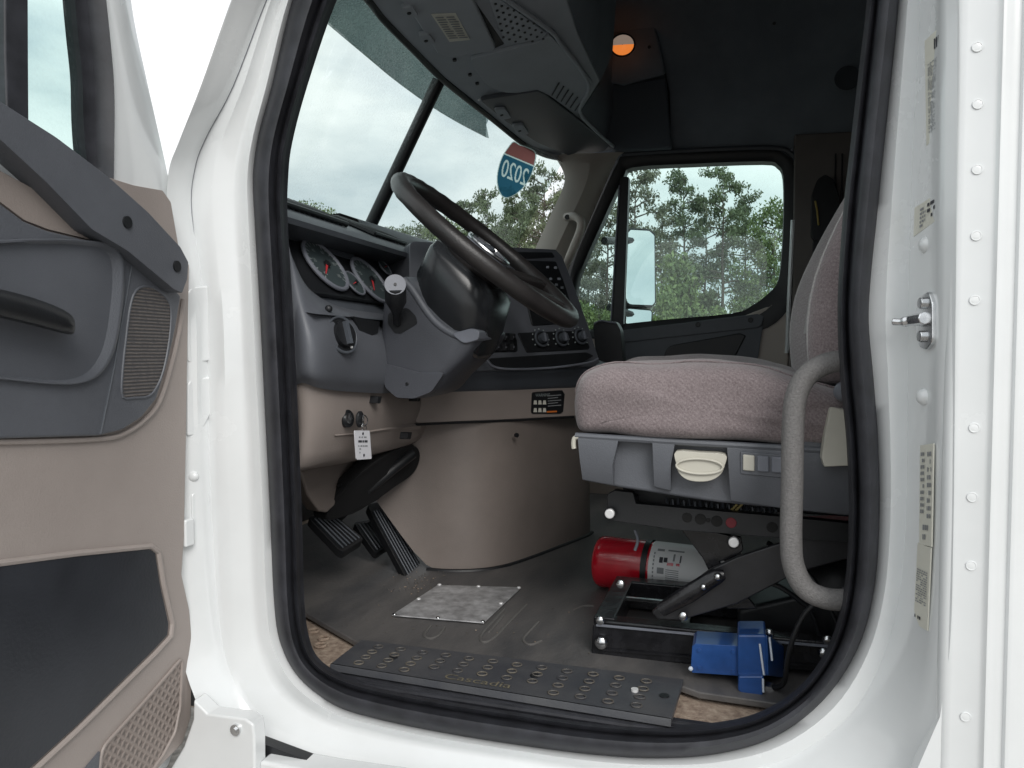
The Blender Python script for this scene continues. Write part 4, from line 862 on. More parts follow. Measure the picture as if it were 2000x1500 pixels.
# diamond mesh pocket at the bottom
mnet = bpy.data.materials.new('tan_diamond_mesh'); mnet.use_nodes = True; t = mnet.node_tree; b = t.nodes['Principled BSDF']; b.inputs['Roughness'].default_value = .6
g2 = t.nodes.new('ShaderNodeNewGeometry'); rowsn = []
for sgn in (1, -1):
    mpn = t.nodes.new('ShaderNodeMapping'); mpn.inputs['Rotation'].default_value = (R_(45*sgn), 0, 0); t.links.new(g2.outputs['Position'], mpn.inputs['Vector'])
    wv = t.nodes.new('ShaderNodeTexWave'); wv.bands_direction = 'Z'; wv.inputs['Scale'].default_value = 26; wv.inputs['Distortion'].default_value = 0; t.links.new(mpn.outputs[0], wv.inputs['Vector']); rowsn.append(wv)
mx = t.nodes.new('ShaderNodeMath'); mx.operation = 'MAXIMUM'; t.links.new(rowsn[0].outputs['Fac'], mx.inputs[0]); t.links.new(rowsn[1].outputs['Fac'], mx.inputs[1])
r = t.nodes.new('ShaderNodeValToRGB'); r.color_ramp.elements[0].position = .35; r.color_ramp.elements[0].color = (.21, .175, .158, 1); r.color_ramp.elements[1].position = .7; r.color_ramp.elements[1].color = (.28, .235, .212, 1)
t.links.new(mx.outputs[0], r.inputs[0]); t.links.new(r.outputs[0], b.inputs['Base Color'])
bp = t.nodes.new('ShaderNodeBump'); bp.inputs['Strength'].default_value = .8; bp.inputs['Distance'].default_value = .003; t.links.new(mx.outputs[0], bp.inputs['Height']); t.links.new(bp.outputs[0], b.inputs['Normal'])
mk = MB(); q = rnd(DP.pts([(356,1284),(352,1380),(342,1430),(318,1475),(280,1530),(180,1600),(200,1460),(280,1372)], .002), .12, 3); mk.slab(q, DN*-.006, mnet); mk.tube(q, .0028, tan, 6, True); mk.build('mesh_pocket', dro, smooth=40)
mb = MB(); mb.slab(DP.pts([(152,1520),(195,1468),(190,1560),(150,1600)], .003), DN*-.008, grey); mb.build('lower_insert', dro)

# ================================================================ DRIVER SEAT
seat = empty('driver_seat', (.05, 1.5, .0), 'driver seat in pinkish grey fabric on a black scissor suspension base', 'seat')
SY0, SY1 = 1.215, 1.755
prof_ = [(1119,800),(1121,770),(1130,742),(1152,722),(1200,710),(1300,707),(1420,709),(1500,717),(1560,735),(1640,765),(1740,800),(1760,850),(1740,890),(1640,878),(1530,868),(1400,862),(1300,857),(1200,851),(1150,848),(1126,838)]
CP = crom([PY(u, v, 1.255) for u, v in prof_], 3, True); cC = sum(CP, Vector())/len(CP)
def crow(y, s, dtop=0., sx=None):
    o = []
    for p in CP:
        q = cC+Vector(((p.x-cC.x)*(sx or (1-(1-s)*.35)), 0, (p.z-cC.z)*s)); q.y = y-.005*math.sin(p.x*19+p.z*23)*(1 if y < 1.3 else 0)
        q.z += .0022*math.sin(p.x*31+y*17)+.0016*math.sin(p.x*57-y*40)
        if q.z > cC.z: q.z += dtop*min(1, (q.z-cC.z)/.05)
        o.append(q)
    return o
cu = MB().loft([crow(1.212, .40), crow(1.213, .62), crow(1.219, .80), crow(1.234, .92), crow(1.262, .985), crow(1.295, 1.0, .004), crow(1.33, 1.0, .004), crow(1.38, 1., -.012), crow(1.5, 1., -.018), crow(1.62, 1., -.010), crow(1.68, 1.0, .012), crow(1.72, 1., .012), crow(1.745, .95, .01), crow(1.757, .8), crow(1.76, .55)], fabric, True, True)
cuo = cu.build('seat_cushion', seat, smooth=80, sub=1)
pip = MB(); pip.tube([q+Vector((0, -.001, .001)) for q in crow(1.262, .985)][3:30], .0016, fabric, 6); pip.build('seam', cuo)
# backrest: rows in z of an XY outline
def brow(z, x, w_, d=.10):
    y0 = 1.49; P = [(-1.0,.035),(-.97,-.012),(-.86,-.032),(-.70,-.026),(-.56,.005),(-.3,.018),(0,.02),(.3,.018),(.56,.005),(.70,-.026),(.86,-.032),(.97,-.012),(1.0,.035),(.96,.09),(.7,d),(0,d+.015),(-.7,d),(-.96,.09)]
    return [Vector((x+dx, y0+a*w_, z)) for a, dx in P]
bkr = [(.50,.145,.235),(.53,.135,.255),(.60,.130,.265),(.68,.140,.268),(.76,.170,.268),(.85,.215,.262),(.95,.272,.25),(1.05,.33,.24),(1.15,.385,.225),(1.22,.42,.20),(1.26,.44,.15),(1.27,.46,.08)]
bkm = MB().loft([brow(z, x, w_) for z, x, w_ in bkr], fabric3, True, True); bkm.mats.append(fabric2); bkm.mats.append(fabric)
for k in range(18*(len(bkr)-1)):
    if k % 18 in (10, 11, 12): bkm.m[k] = 1
    elif k % 18 in (0, 1, 2): bkm.m[k] = 2
bko = bkm.build('backrest', seat, smooth=80, sub=1)
for sx in (-1, 1):
    pp = [Vector((x-.028+.004, 1.49+sx*.80*w_, z)) for z, x, w_ in bkr[1:-2]]
    mb = MB(); mb.tube(crom(pp, 3), .0035, fabric2, 6); mb.build('piping', bko)
ins = MB(); ins.loft([[Vector((x+dx-.004, 1.49+a*w_, z)) for a, dx in ((-.55,.0),(-.3,.014),(0,.016),(.3,.014),(.55,.0))] for z, x, w_ in bkr[2:-2]], fabric2); ins.build('back_insert', bko, smooth=80)
# grey plastic skirt: recessed base and raised outer pieces
sk = MB(); sk.slab(YP(1.245).pts([(1130,850),(1530,874),(1780,890),(1790,1016),(1530,994),(1400,982),(1210,953),(1140,938)]), (0, .45, 0), grey); sko = sk.build('seat_skirt', seat, bevel=.006)
def raised(topl, mid, botl, name='skirt_panel'):
    a = [PY(u, v, 1.222) for u, v in topl]; b = [PY(u, v, 1.219) for u, v in mid]; c = [PY(u, v, 1.236) for u, v in botl]; mb = MB()
    mb.loft([[p+Vector((0, .02, .0)) for p in a], a, b, c, [p+Vector((0, .03, 0)) for p in c]], grey)
    n_ = len(a)
    for e in (0, -1): mb.add([a[e], b[e], c[e], c[e]+Vector((0, .03, 0)), b[e]+Vector((0, .03, 0)), a[e]+Vector((0, .03, 0))], [(0,1,2,3,4,5)], grey)
    return mb.build(name, sko, bevel=.003)
raised([(1128,852),(1170,855),(1208,858)], [(1132,896),(1165,905),(1196,908)], [(1138,938),(1168,944),(1198,949)])
raised([(1274,862),(1296,864),(1318,866)], [(1276,905),(1292,908),(1310,910)], [(1278,952),(1292,956),(1310,960)])
raised([(1420,872),(1530,879),(1640,886),(1790,897)], [(1424,928),(1530,940),(1640,948),(1790,960)], [(1428,980),(1530,994),(1640,1006),(1790,1018)])
rm = MB(); rm.tube([PY(u, v, 1.226) for u, v in ((1124,851),(1300,862),(1530,875),(1790,893))], .0055, grey, 8); rm.build('skirt_rim', sko)
hk = MB(); hk.tube(crom([PY(u, v, 1.225) for u, v in ((1130,853),(1122,856),(1120,866),(1121,876))], 3), .004, beige, 8); hk.build('wire_hook', sko)
kb_ = MB(); q = crom(YP(1.212).pts([(1320,882),(1368,884),(1416,888),(1416,908),(1408,926),(1390,938),(1366,941),(1342,937),(1326,924),(1320,904)]), 3, True); kb_.slab(q, (0, .03, 0), beige)
cq = PY(1366, 911, 1.209); kb_.tube([cq+Vector((math.cos(a)*.036, 0, math.sin(a)*.012)) for a in [2*math.pi*k/24 for k in range(24)]], .0022, beige, 6, True); tag(kb_.build('adjust_knob', sko, bevel=.003), 'beige paddle knob')
sp = MB(); sp.slab(rnd(YP(1.217).pts([(1446,882),(1552,890),(1552,936),(1446,926)]), .06), (0, .01, 0), grey); spo_ = sp.build('switch_plate', sko, bevel=.002)
for k, mt_ in enumerate((beige, greyl, greyl)):
    u = 1451+k*28; mb = MB(); mb.slab(YP(1.213).pts([(u,888+k*2),(u+23,890+k*2),(u+23,921+k*2),(u,919+k*2)]), (0, .008, 0), mt_); mb.build('rocker_switch', spo_, bevel=.002)
lvb = MB(); lvb.slab(rnd(YP(1.19).pts([(1622,796),(1700,806),(1700,908),(1610,912),(1605,895),(1612,840)]), .12), (0, .03, 0), beige); lvb.build('recline_lever', seat, bevel=.005)
lvh = MB(); lvh.slab(YP(1.225).pts([(1560,866),(1590,850),(1640,780),(1700,750),(1720,900),(1560,900)]), (0, .04, 0), grey); lvh.ball(PY(1650, 765, 1.2), .016, greyl); lvh.build('hinge_cover', seat, bevel=.006)
# suspension
SU = YP(1.30); RP = [(1186,966),(1200,958),(1236,962),(1242,984),(1540,1010),(1700,1026),(1700,1064),(1320,1035),(1196,1017),(1186,1010)]
su = MB(); su.slab(SU.pts(RP), (0, .02, 0), black)
hk_ = mat('hole_black', (.004, .004, .004), .8); rs_ = mat('red_stamp', (.16, .012, .02), .6)
for u, v, rr, mt_ in ((1342,1011,.0085,hk_),(1368,1014,.0095,hk_),(1383,1016,.004,hk_),(1400,1018,.0095,hk_),(1508,1030,.009,hk_),(1428,1021,.009,rs_)):
    su.disc(PY(u, v, 1.2995), (0, -1, 0), rr, mt_, n=16, h=.001)
suo = su.build('suspension_rail', seat, bevel=.002)
s2 = MB(); s2.slab([p+Vector((0, .34, 0)) for p in SU.pts(RP)], (0, .02, 0), black); s2.build('suspension_rail', seat, bevel=.003)
fr_ = MB(); a = PY(1190, 990, 1.3); fr_.box(a+Vector((.03, .18, 0)), (.03, .31, .03), black); fr_.build('front_crossbar', seat, bevel=.003)
up0 = MB(); up0.slab(YP(1.36).pts([(1215,950),(1700,990),(1700,1012),(1260,985),(1220,978)]), (0, .30, 0), black); up0.build('upper_plate', seat, bevel=.003)
sps = MB(); hh_ = []
for k in range(90):
    t = k/89; hh_.append(PY(1300, 984, 1.34).lerp(PY(1520, 1002, 1.34), t)+Vector((0, math.cos(k*1.4)*.010, math.sin(k*1.4)*.010)))
sps.tube(hh_, .002, greyd, 5); sps.build('tension_spring', seat)
for u, v in ((1191,1003),(1433,1059)):
    mb = MB(); mb.disc(PY(u, v, 1.285), (0, -1, 0), .011, black, n=16, h=.006); mb.disc(PY(u, v, 1.276), (0, -1, 0), .0085, steelw, n=16, h=.005); mb.build('pivot_bolt', seat, bevel=.002)
wr = MB()
for u0, v0, u1, v1 in ((1440,985,1425,1000),(1450,984,1432,1002)): wr.tube([PY(u0, v0, 1.32), PY(u1, v1, 1.32)], .0022, mat('yellow_wire', (.3, .24, .08), .6), 6)
wr.tube(crom([PY(u, v, 1.4) for u, v in ((1240,1035),(1246,1055),(1240,1075))], 3), .003, greyl, 6); wr.build('wiring', seat)
ar = MB(); ar.slab(YP(1.335).pts([(1330,1034),(1400,1040),(1425,1046),(1448,1050),(1452,1075),(1436,1088),(1405,1098),(1480,1190),(1420,1190),(1372,1090)]), (0, .012, 0), blackg); ar.build('scissor_arm', seat, bevel=.002); ar = MB(); ar.slab([p+Vector((0, .24, 0)) for p in YP(1.335).pts([(1330,1034),(1400,1040),(1448,1050),(1436,1088),(1405,1098),(1480,1190),(1420,1190),(1372,1090)])], (0, .012, 0), blackg); ar.build('scissor_arm', seat, bevel=.002)
a2 = MB(); a2.slab(YP(1.315).pts([(1272,1196),(1300,1175),(1388,1112),(1440,1088),(1520,1062),(1700,1008),(1700,1080),(1560,1118),(1440,1180),(1330,1212),(1285,1210)]), (0, .012, 0), mat('arm_black', (.026, .026, .029), .4, var=.2, vscale=20, bump=.1)); a2.build('scissor_arm', seat, bevel=.003)
dm = MB(); dm.tube([PY(1290, 1192, 1.30), PY(1345, 1160, 1.298), PY(1400, 1125, 1.298), PY(1415, 1122, 1.298)], [.012, .016, .014, .008], blackg, 10, flat=.7); dm.ball(PY(1402, 1126, 1.288), .007, chrome); dm.ball(PY(1374, 1146, 1.288), .006, chrome); dm.ball(PY(1334, 1204, 1.298), .008, chrome, (1, .5, 1)); dm.build('damper', seat)
ba = MB(); z1 = .066
ba.slab(YP(1.34).pts([(1157,1222),(1175,1212),(1700,1262),(1700,1318),(1400,1302),(1154,1284)]), (0, .035, 0), blackg)
nr = ba.build('base_rail', seat, bevel=.004)
ba = MB(); fl_ = PY(1157, 1222, 1.34); ba.box((fl_.x+.30, 1.60, .04), (.60, .035, .06), blackg); ba.build('base_rail', seat, bevel=.004)
fx = MB(); fx.box((fl_.x+.02, 1.47, .045), (.04, .24, .05), blackg); fx.build('base_crossmember', seat, bevel=.003); fx = MB(); fx.box((fl_.x+.16, 1.47, .03), (.02, .24, .02), blackg); fx.build('base_crossmember', seat, bevel=.003); fx = MB(); fx.box((fl_.x+.08, 1.50, .06), (.10, .008, .006), chrome); fx.build('latch_rod', seat); fx = MB(); fx.box((fl_.x+.45, 1.47, .03), (.05, .24, .05), blackg); fx.build('base_crossmember', seat, bevel=.003)
tr_ = MB(); tr_.tube([PY(u, v, 1.334) for u, v in ((1165,1221),(1400,1243),(1700,1270))], .0025, greyl, 6); tr_.tube([PY(u, v, 1.338) for u, v in ((1170,1268),(1440,1290),(1650,1304))], .003, blackg, 6); tr_.build('slide_edge', nr)
for u, v, rr in ((1174,1256,.012),(1172,1212,.008),(1212,1141,.008),(1502,1238,.009),(1617,1250,.008),(1610,1276,.01)):
    mb = MB(); mb.ball(PY(u, v, 1.332), rr, chrome, (1, .6, 1), 8, 6); mb.build('base_bolt', nr)
mk_ = MB(); word(mk_, 'FRONT', PY(1208,1258,1.337), PY(1246,1262,1.337)-PY(1208,1258,1.337), PY(1208,1250,1.337)-PY(1208,1258,1.337), 1., inkg); 
if False: mk_.build('stencil', nr)
ab = MB(); ab.loft([[Vector((.18+math.cos(a)*r, 1.48+math.sin(a)*r, z)) for a in [2*math.pi*k/20 for k in range(20)]] for z, r in ((.02,.06),(.06,.075),(.11,.08),(.16,.075),(.2,.05))], black, True, True); ab.build('air_spring', seat, smooth=60)
for hp_ in ([(1470,1090,1.40),(1490,1130,1.36),(1530,1150,1.35),(1580,1190,1.36),(1600,1240,1.37)], [(1500,1060,1.42),(1560,1100,1.38),(1600,1150,1.36),(1640,1230,1.36)]):
    mb = MB(); mb.tube(crom([PY(u, v, y) for u, v, y in hp_], 5), .0045, black, 8); mb.build('air_hose', seat)
cv = MB(); cv.slab(YP(1.42).pts([(1440,1190),(1700,1130),(1700,1290),(1440,1270)]), (0, .2, 0), black); cv.build('base_cover', seat, bevel=.01)

# ================================================================ LOOSE THINGS IN THE CAB
mat_o = MB()
mp_ = [Vector(p) for p in [(-.885,1.375,0),(-.70,1.262,0),(-.68,1.252,0),(-.09,1.252,0),(-.055,1.235,0),(.10,1.23,0),(.30,1.22,0),(.30,2.9,0),(-1.35,2.9,0),(-1.35,1.40,0)]]
mat_o.slab([p+Vector((0, 0, .004)) for p in mp_], (0, 0, -.012), matblk)
mo = tag(mat_o.build('floor_mat', bevel=.003), 'dusty charcoal rubber mat covering the cab floor under pedals and seat', 'floor mat')
for pts_ in ([(842,1222),(828,1240),(840,1248),(858,1240),(868,1225)], [(985,1190),(950,1228),(938,1246),(945,1255),(965,1246),(1000,1210),(1028,1182)], [(985,1200),(955,1235)], [(1052,1215),(1030,1238),(1022,1250),(1035,1260),(1058,1252)], [(1118,1192),(1140,1184),(1160,1184)]):
    mb = MB(); mb.tube(crom([PZ(u, v, .0045) for u, v in pts_], 4), .0028, mat('worn_bead', (.12, .115, .11), .5), 6); mb.build('raised_bead', mo)

fe = empty('fire_extinguisher', (-.2, 1.78, .07), 'red fire extinguisher with white instruction label lying on the floor behind seat base', 'fire extinguisher')
ea = Vector((-.315, 1.735, .066)); ed = Vector((.985, -.15, .0)).normalized(); er = .060
ecy = MB(); ecy.tube([ea, ea+ed*.004, ea+ed*.012, ea+ed*.02, ea+ed*.19, ea+ed*.32, ea+ed*.34, ea+ed*.36], [er*.86, er*.95, er, er, er, er, er*.8, er*.4], red, 32); ecy.build('cylinder', fe, smooth=50)
def eband(x0, x1, mt_, name, a0=-200, a1=160, r_=er+.0012, cut=False):
    mb = MB(); e1 = Vector((0, 0, 1)); e2 = ed.cross(e1).normalized()
    rows = [[ea+ed*x+(e1*math.cos(R_(a0+(a1-a0)*k/30))+e2*math.sin(R_(a0+(a1-a0)*k/30)))*r_ for k in range(31)] for x in (x0, x1)]
    mb.loft(rows, mt_); return mb, e1, e2
mb, e1, e2 = eband(.118, .131, black, 'b', -180, 180, er+.003); mb.build('strap', fe)
mb, e1, e2 = eband(.136, .322, mat('label_white', (.86, .86, .86), .45), 'l')
def esurf(x, a, h=.0024): return ea+ed*x+(e1*math.cos(R_(a))+e2*math.sin(R_(a)))*(er+h)
def eblk(x0, x1, a0, a1, mt_, m_):
    n_ = 4; m_.loft([[esurf(x, a0+(a1-a0)*k/n_) for k in range(n_+1)] for x in (x0, x1)], mt_)
sg_ = -1 if (e2.y > 0) else 1
for (x0, x1, a0, a1, mt_) in ((.160,.168,50,62,ink),(.170,.178,50,60,ink),(.157,.172,72,84,inkg),(.178,.192,60,66,red),(.198,.206,60,65,red),(.152,.168,30,36,inkg),(.176,.212,30,34,inkg),(.205,.208,42,58,ink),(.190,.194,40,56,inkg)): eblk(x0, x1, sg_*a0, sg_*a1, mt_, mb)
for k in range(9): eblk(.146, .149+.0, sg_*(40+k*8), sg_*(45+k*8), inkg, mb); eblk(.176, .205, sg_*(74+k*4), sg_*(75.5+k*4), inkg, mb)
mb.build('instruction_label', fe, smooth=60)
nk = MB(); nk.cyl(ea+ed*.36, ea+ed*.41, .02, black); nk.box(ea+ed*.42+Vector((0, 0, .03)), (.09, .02, .02), black); nk.build('valve_head', fe)

ctl = empty('control_box', (.02, 1.28, .03), 'blue painted metal box with scratched corners beside the seat base near the sill', 'control box')
cb = MB(); cb.slab(rnd(YP(1.275).pts([(1352,1262),(1358,1257),(1448,1262),(1470,1266),(1470,1322),(1352,1314),(1349,1306)]), .08), (0, .06, 0), blue); cb.build('front_box', ctl, bevel=.004)
c2 = MB(); c2.slab(YP(1.265).pts([(1440,1240),(1497,1240),(1500,1322),(1440,1322)]), (0, .07, 0), blue); c2.slab([PY(1497,1240,1.264), PY(1500,1322,1.264), PY(1530,1326,1.33), PY(1533,1262,1.33)], (-.012, .02, 0), blue); c2.build('upper_box', ctl, bevel=.004)
c3 = MB(); c3.slab(rnd(YP(1.255).pts([(1442,1321),(1492,1321),(1490,1362),(1450,1358),(1441,1348)]), .15), (0, .06, 0), blue); c3.build('foot', ctl, bevel=.003)
chp = mat('bare_chip', (.6, .66, .74), .4)
cc_ = MB()
for l in ([(1484,1258),(1488,1290),(1492,1318)], [(1503,1245),(1508,1290)], [(1462,1264),(1466,1268)], [(1452,1262),(1456,1263)], [(1460,1280),(1464,1292),(1462,1300)], [(1490,1326),(1491,1352)]):
    cc_.tube([PY(u, v, 1.2535 if v > 1322 else (1.2635 if u > 1470 else 1.2735)) for u, v in l], .0018, chp, 6)
cc_.build('paint_chip', ctl)
for u, v in ((1366,1270),(1432,1273),(1366,1304),(1432,1312)):
    mb = MB(); mb.disc(PY(u, v, 1.2735), (0, -1, 0), .0035, blue, n=6, h=.002); mb.build('screw', ctl)
mb = MB(); mb.cyl(PY(1494,1342,1.285), PY(1510,1345,1.285), .010, chrome, n=6); mb.build('cable_gland', ctl)
for k in range(2):
    mb = MB(); mb.ball(PY(1349+k*2, 1306, 1.27), .004, chp); mb.build('rivet', ctl); break
cab = MB(); cab.tube(crom([PY(u, v, y) for u, v, y in ((1500,1345,1.29),(1530,1335,1.26),(1538,1290,1.235),(1548,1250,1.225),(1568,1205,1.22),(1600,1172,1.215),(1640,1153,1.21),(1720,1130,1.21))], 5), .0042, black, 10)
tag(cab.build('power_cable'), 'thin black cable curving up from the blue box past the grab bar', 'cable')
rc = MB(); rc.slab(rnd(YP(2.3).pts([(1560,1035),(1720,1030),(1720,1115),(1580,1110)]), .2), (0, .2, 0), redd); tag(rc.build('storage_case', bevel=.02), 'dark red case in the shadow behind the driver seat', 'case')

# key with white tag
key = empty('key_tag', PX(708, 868, -.70), 'white printed key tag hanging from the ignition key', 'key tag')
kt = MB(); kt.slab(rnd([PX(u, v, -.690) for u, v in ((693,841),(722,841),(726,896),(697,898))], .06), (-.003, .001, 0), mat('tag_white', (.78, .78, .82), .45))
o_ = lambda u, v: PX(u, v, -.6895)
for (txt, v, hgt, x0, x1) in (('Yard', 857, 5, 700, 716), ('MILLER', 865, 6, 700, 718), ('0412-B', 873, 4, 701, 719), ('88', 880, 4, 700, 706)):
    if txt in ('MILLER',): txt = '18649'
    if txt == 'Yard': txt = 'STOCK'
    pass
for v, segs, mt_ in ((854, ((701,704),(706,709),(711,716)), inkg), (862, ((700,707),(708,711),(712,718)), ink), (871, ((700,702),(704,708),(709,712),(713,718)), inkg), (877, ((702,705),), inkg), (884, ((702,704),), inkg)):
    for x0, x1 in segs:
        h_ = 2.2 if v == 862 else 1.4; kt.add([o_(x0, v-h_), o_(x1, v-h_), o_(x1, v+h_), o_(x0, v+h_)], [(0,1,2,3)], mt_)
for u, v in ((709,847),(711,889)): kt.disc(PX(u, v, -.689), (1, 0, 0), .0026, ink, n=10, h=.0006)
kt.build('tag', key)
kk = MB(); c = PX(703, 819, -.70); kk.ball(c, .017, black, (.35, .8, 1)); kk.tube([PX(688, 819, -.71), PX(676, 818, -.725)], .004, chrome, 8); kk.build('key_head', key)
kr = MB()
for (u, v, r_) in ((712,822,.011), (710,836,.009)):
    c = PX(u, v, -.692); kr.tube([c+Vector((.002*math.cos(2*a), math.cos(a)*r_*.8, math.sin(a)*r_)) for a in [2*math.pi*k/20 for k in range(20)]], .0012, chrome, 6, True)
kr.build('key_ring', key)

# year decal on the windscreen, read from outside
dec_p = PY(1010, 335, 2.66); t1v = (HD[6]-HD[4]).normalized(); t2v = Vector((-.5, 0, -.87)); dn = t1v.cross(t2v).normalized()
if dn.dot(Vector(CAM)-dec_p) < 0: dn = -dn
DCP = Pl(dec_p, dn)
def film(name, tint, col):
    mt = bpy.data.materials.new(name); mt.use_nodes = True; t = mt.node_tree; t.nodes.clear(); o = t.nodes.new('ShaderNodeOutputMaterial')
    a = t.nodes.new('ShaderNodeBsdfTransparent'); a.inputs[0].default_value = (*tint, 1); b = t.nodes.new('ShaderNodeBsdfTranslucent'); b.inputs[0].default_value = (*col, 1); c = t.nodes.new('ShaderNodeMixShader')
    c.inputs[0].default_value = .6; t.links.new(a.outputs[0], c.inputs[1]); t.links.new(b.outputs[0], c.inputs[2]); t.links.new(c.outputs[0], o.inputs[0]); return mt
dm_r = film('decal_red', (.16, .06, .06), (.26, .10, .09)); dm_b = film('decal_blue', (.02, .07, .11), (.03, .13, .20)); dm_w = film('decal_white', (.42, .5, .48), (.6, .7, .68))
shape = [(1003,276),(1015,282),(1030,287),(1047,298),(1044,325),(1036,347),(1024,365),(1010,378),(995,386),(983,386),(974,374),(970,352),(973,328),(981,305),(992,288)]
def smooth2(l): return [(p.x, p.y) for p in crom([Vector((u, v, 0)) for u, v in l], 4, True)]
SHP = smooth2(shape); CX, CY = 1005, 332
INNER = [(CX+(u-CX)*.95, CY+(v-CY)*.965) for u, v in SHP]
def inside(p, poly):
    r_ = False; n_ = len(poly)
    for k in range(n_):
        (x1, y1), (x2, y2) = poly[k], poly[k-1]
        if (y1 > p[1]) != (y2 > p[1]) and p[0] < (x2-x1)*(p[1]-y1)/(y2-y1)+x1: r_ = not r_
    return r_
GV, GF = glyphs('2020'); gx0 = min(v[0] for v in GV); gx1 = max(v[0] for v in GV); gy0 = min(v[1] for v in GV); gy1 = max(v[1] for v in GV)
TXO, TXX, TXY = (1026,364), (-49,-21), (8,-33)       # reads from the outside, so it runs right to left here
GT = [[((GV[k][0]-gx0)/(gx1-gx0), (GV[k][1]-gy0)/(gy1-gy0)) for k in f] for f in GF]
def intext(u, v):
    du, dv_ = u-TXO[0], v-TXO[1]; det = TXX[0]*TXY[1]-TXX[1]*TXY[0]; a = (du*TXY[1]-dv_*TXY[0])/det; b = (TXX[0]*dv_-TXX[1]*du)/det
    if not (0 <= a <= 1 and 0 <= b <= 1): return False
    return any(inside((a+k, b), f) for f in GT for k in (0, .008))
dcl = MB(); st_ = .8
for iu in range(int(82/st_)):
    for iv in range(int(116/st_)):
        u, v = 967+iu*st_, 273+iv*st_; c_ = (u+st_/2, v+st_/2)
        if not inside(c_, SHP): continue
        line = c_[1]-(301+(c_[0]-987)*.42)
        mt_ = dm_w if not inside(c_, INNER) or abs(line) < 1.4 else dm_r if line < 0 else dm_w if intext(*c_) else dm_b
        dcl.add([DCP(u, v), DCP(u+st_, v), DCP(u+st_, v+st_), DCP(u, v+st_)], [(0,1,2,3)], mt_)
tag(dcl.build('year_decal', smooth=0), 'red and blue shield decal reading 2020 on the windshield, seen reversed', 'decal')

# ================================================================ TREES
leaf_mats = []
def leafmat(name, c1, c2):
    mt = bpy.data.materials.new(name); mt.use_nodes = True; t = mt.node_tree; b = t.nodes['Principled BSDF']; b.inputs['Roughness'].default_value = .6
    oi = t.nodes.new('ShaderNodeObjectInfo'); g = t.nodes.new('ShaderNodeNewGeometry'); nz = t.nodes.new('ShaderNodeTexNoise'); nz.inputs['Scale'].default_value = .9
    t.links.new(g.outputs['Position'], nz.inputs['Vector'])
    ad = t.nodes.new('ShaderNodeMath'); ad.operation = 'MULTIPLY_ADD'; ad.inputs[1].default_value = .5; t.links.new(g.outputs['Random Per Island'], ad.inputs[0]); t.links.new(nz.outputs['Fac'], ad.inputs[2])
    a2_ = t.nodes.new('ShaderNodeMath'); a2_.operation = 'MULTIPLY_ADD'; a2_.inputs[1].default_value = .25; t.links.new(oi.outputs['Random'], a2_.inputs[0]); t.links.new(ad.outputs[0], a2_.inputs[2])
    r = t.nodes.new('ShaderNodeValToRGB'); r.color_ramp.elements[0].position = .4; r.color_ramp.elements[0].color = (*c1, 1); r.color_ramp.elements[1].position = 1.1 if False else 1.; r.color_ramp.elements[1].color = (*c2, 1)
    t.links.new(a2_.outputs[0], r.inputs[0]); t.links.new(r.outputs[0], b.inputs['Base Color'])
    b.inputs['Transmission Weight'].default_value = 0
    return mt
lm1 = leafmat('pine_leaf', (.048, .076, .038), (.135, .17, .09)); lm2 = leafmat('broad_leaf', (.055, .095, .035), (.16, .215, .075)); lm3 = leafmat('dull_leaf', (.058, .075, .045), (.15, .16, .10))
bark = mat('bark', (.10, .085, .07), .9, bump=.5, bscale=20, var=.25, vscale=4)
def leaves(mb, c, rad, n, size, mt_, flat=.7):
    V = []; F = []
    for _ in range(n):
        d = Vector((random.gauss(0, 1), random.gauss(0, 1), random.gauss(0, flat))); d = d.normalized()*rad*random.random()**.45; d.z *= flat
        p = c+d; a = Vector((random.gauss(0, 1), random.gauss(0, 1), random.gauss(0, .6))).normalized(); b = a.orthogonal().normalized(); b.rotate(Matrix.Rotation(random.uniform(0, 6.3), 3, a)); s = size*random.uniform(.6, 1.3); w_ = s*random.uniform(.35, .6)
        k = len(V); V += [p-b*s, p+a.cross(b)*w_, p+b*s, p-a.cross(b)*w_]; F.append((k, k+1, k+2, k+3))
    mb.add(V, F, mt_)
PROTO = {}
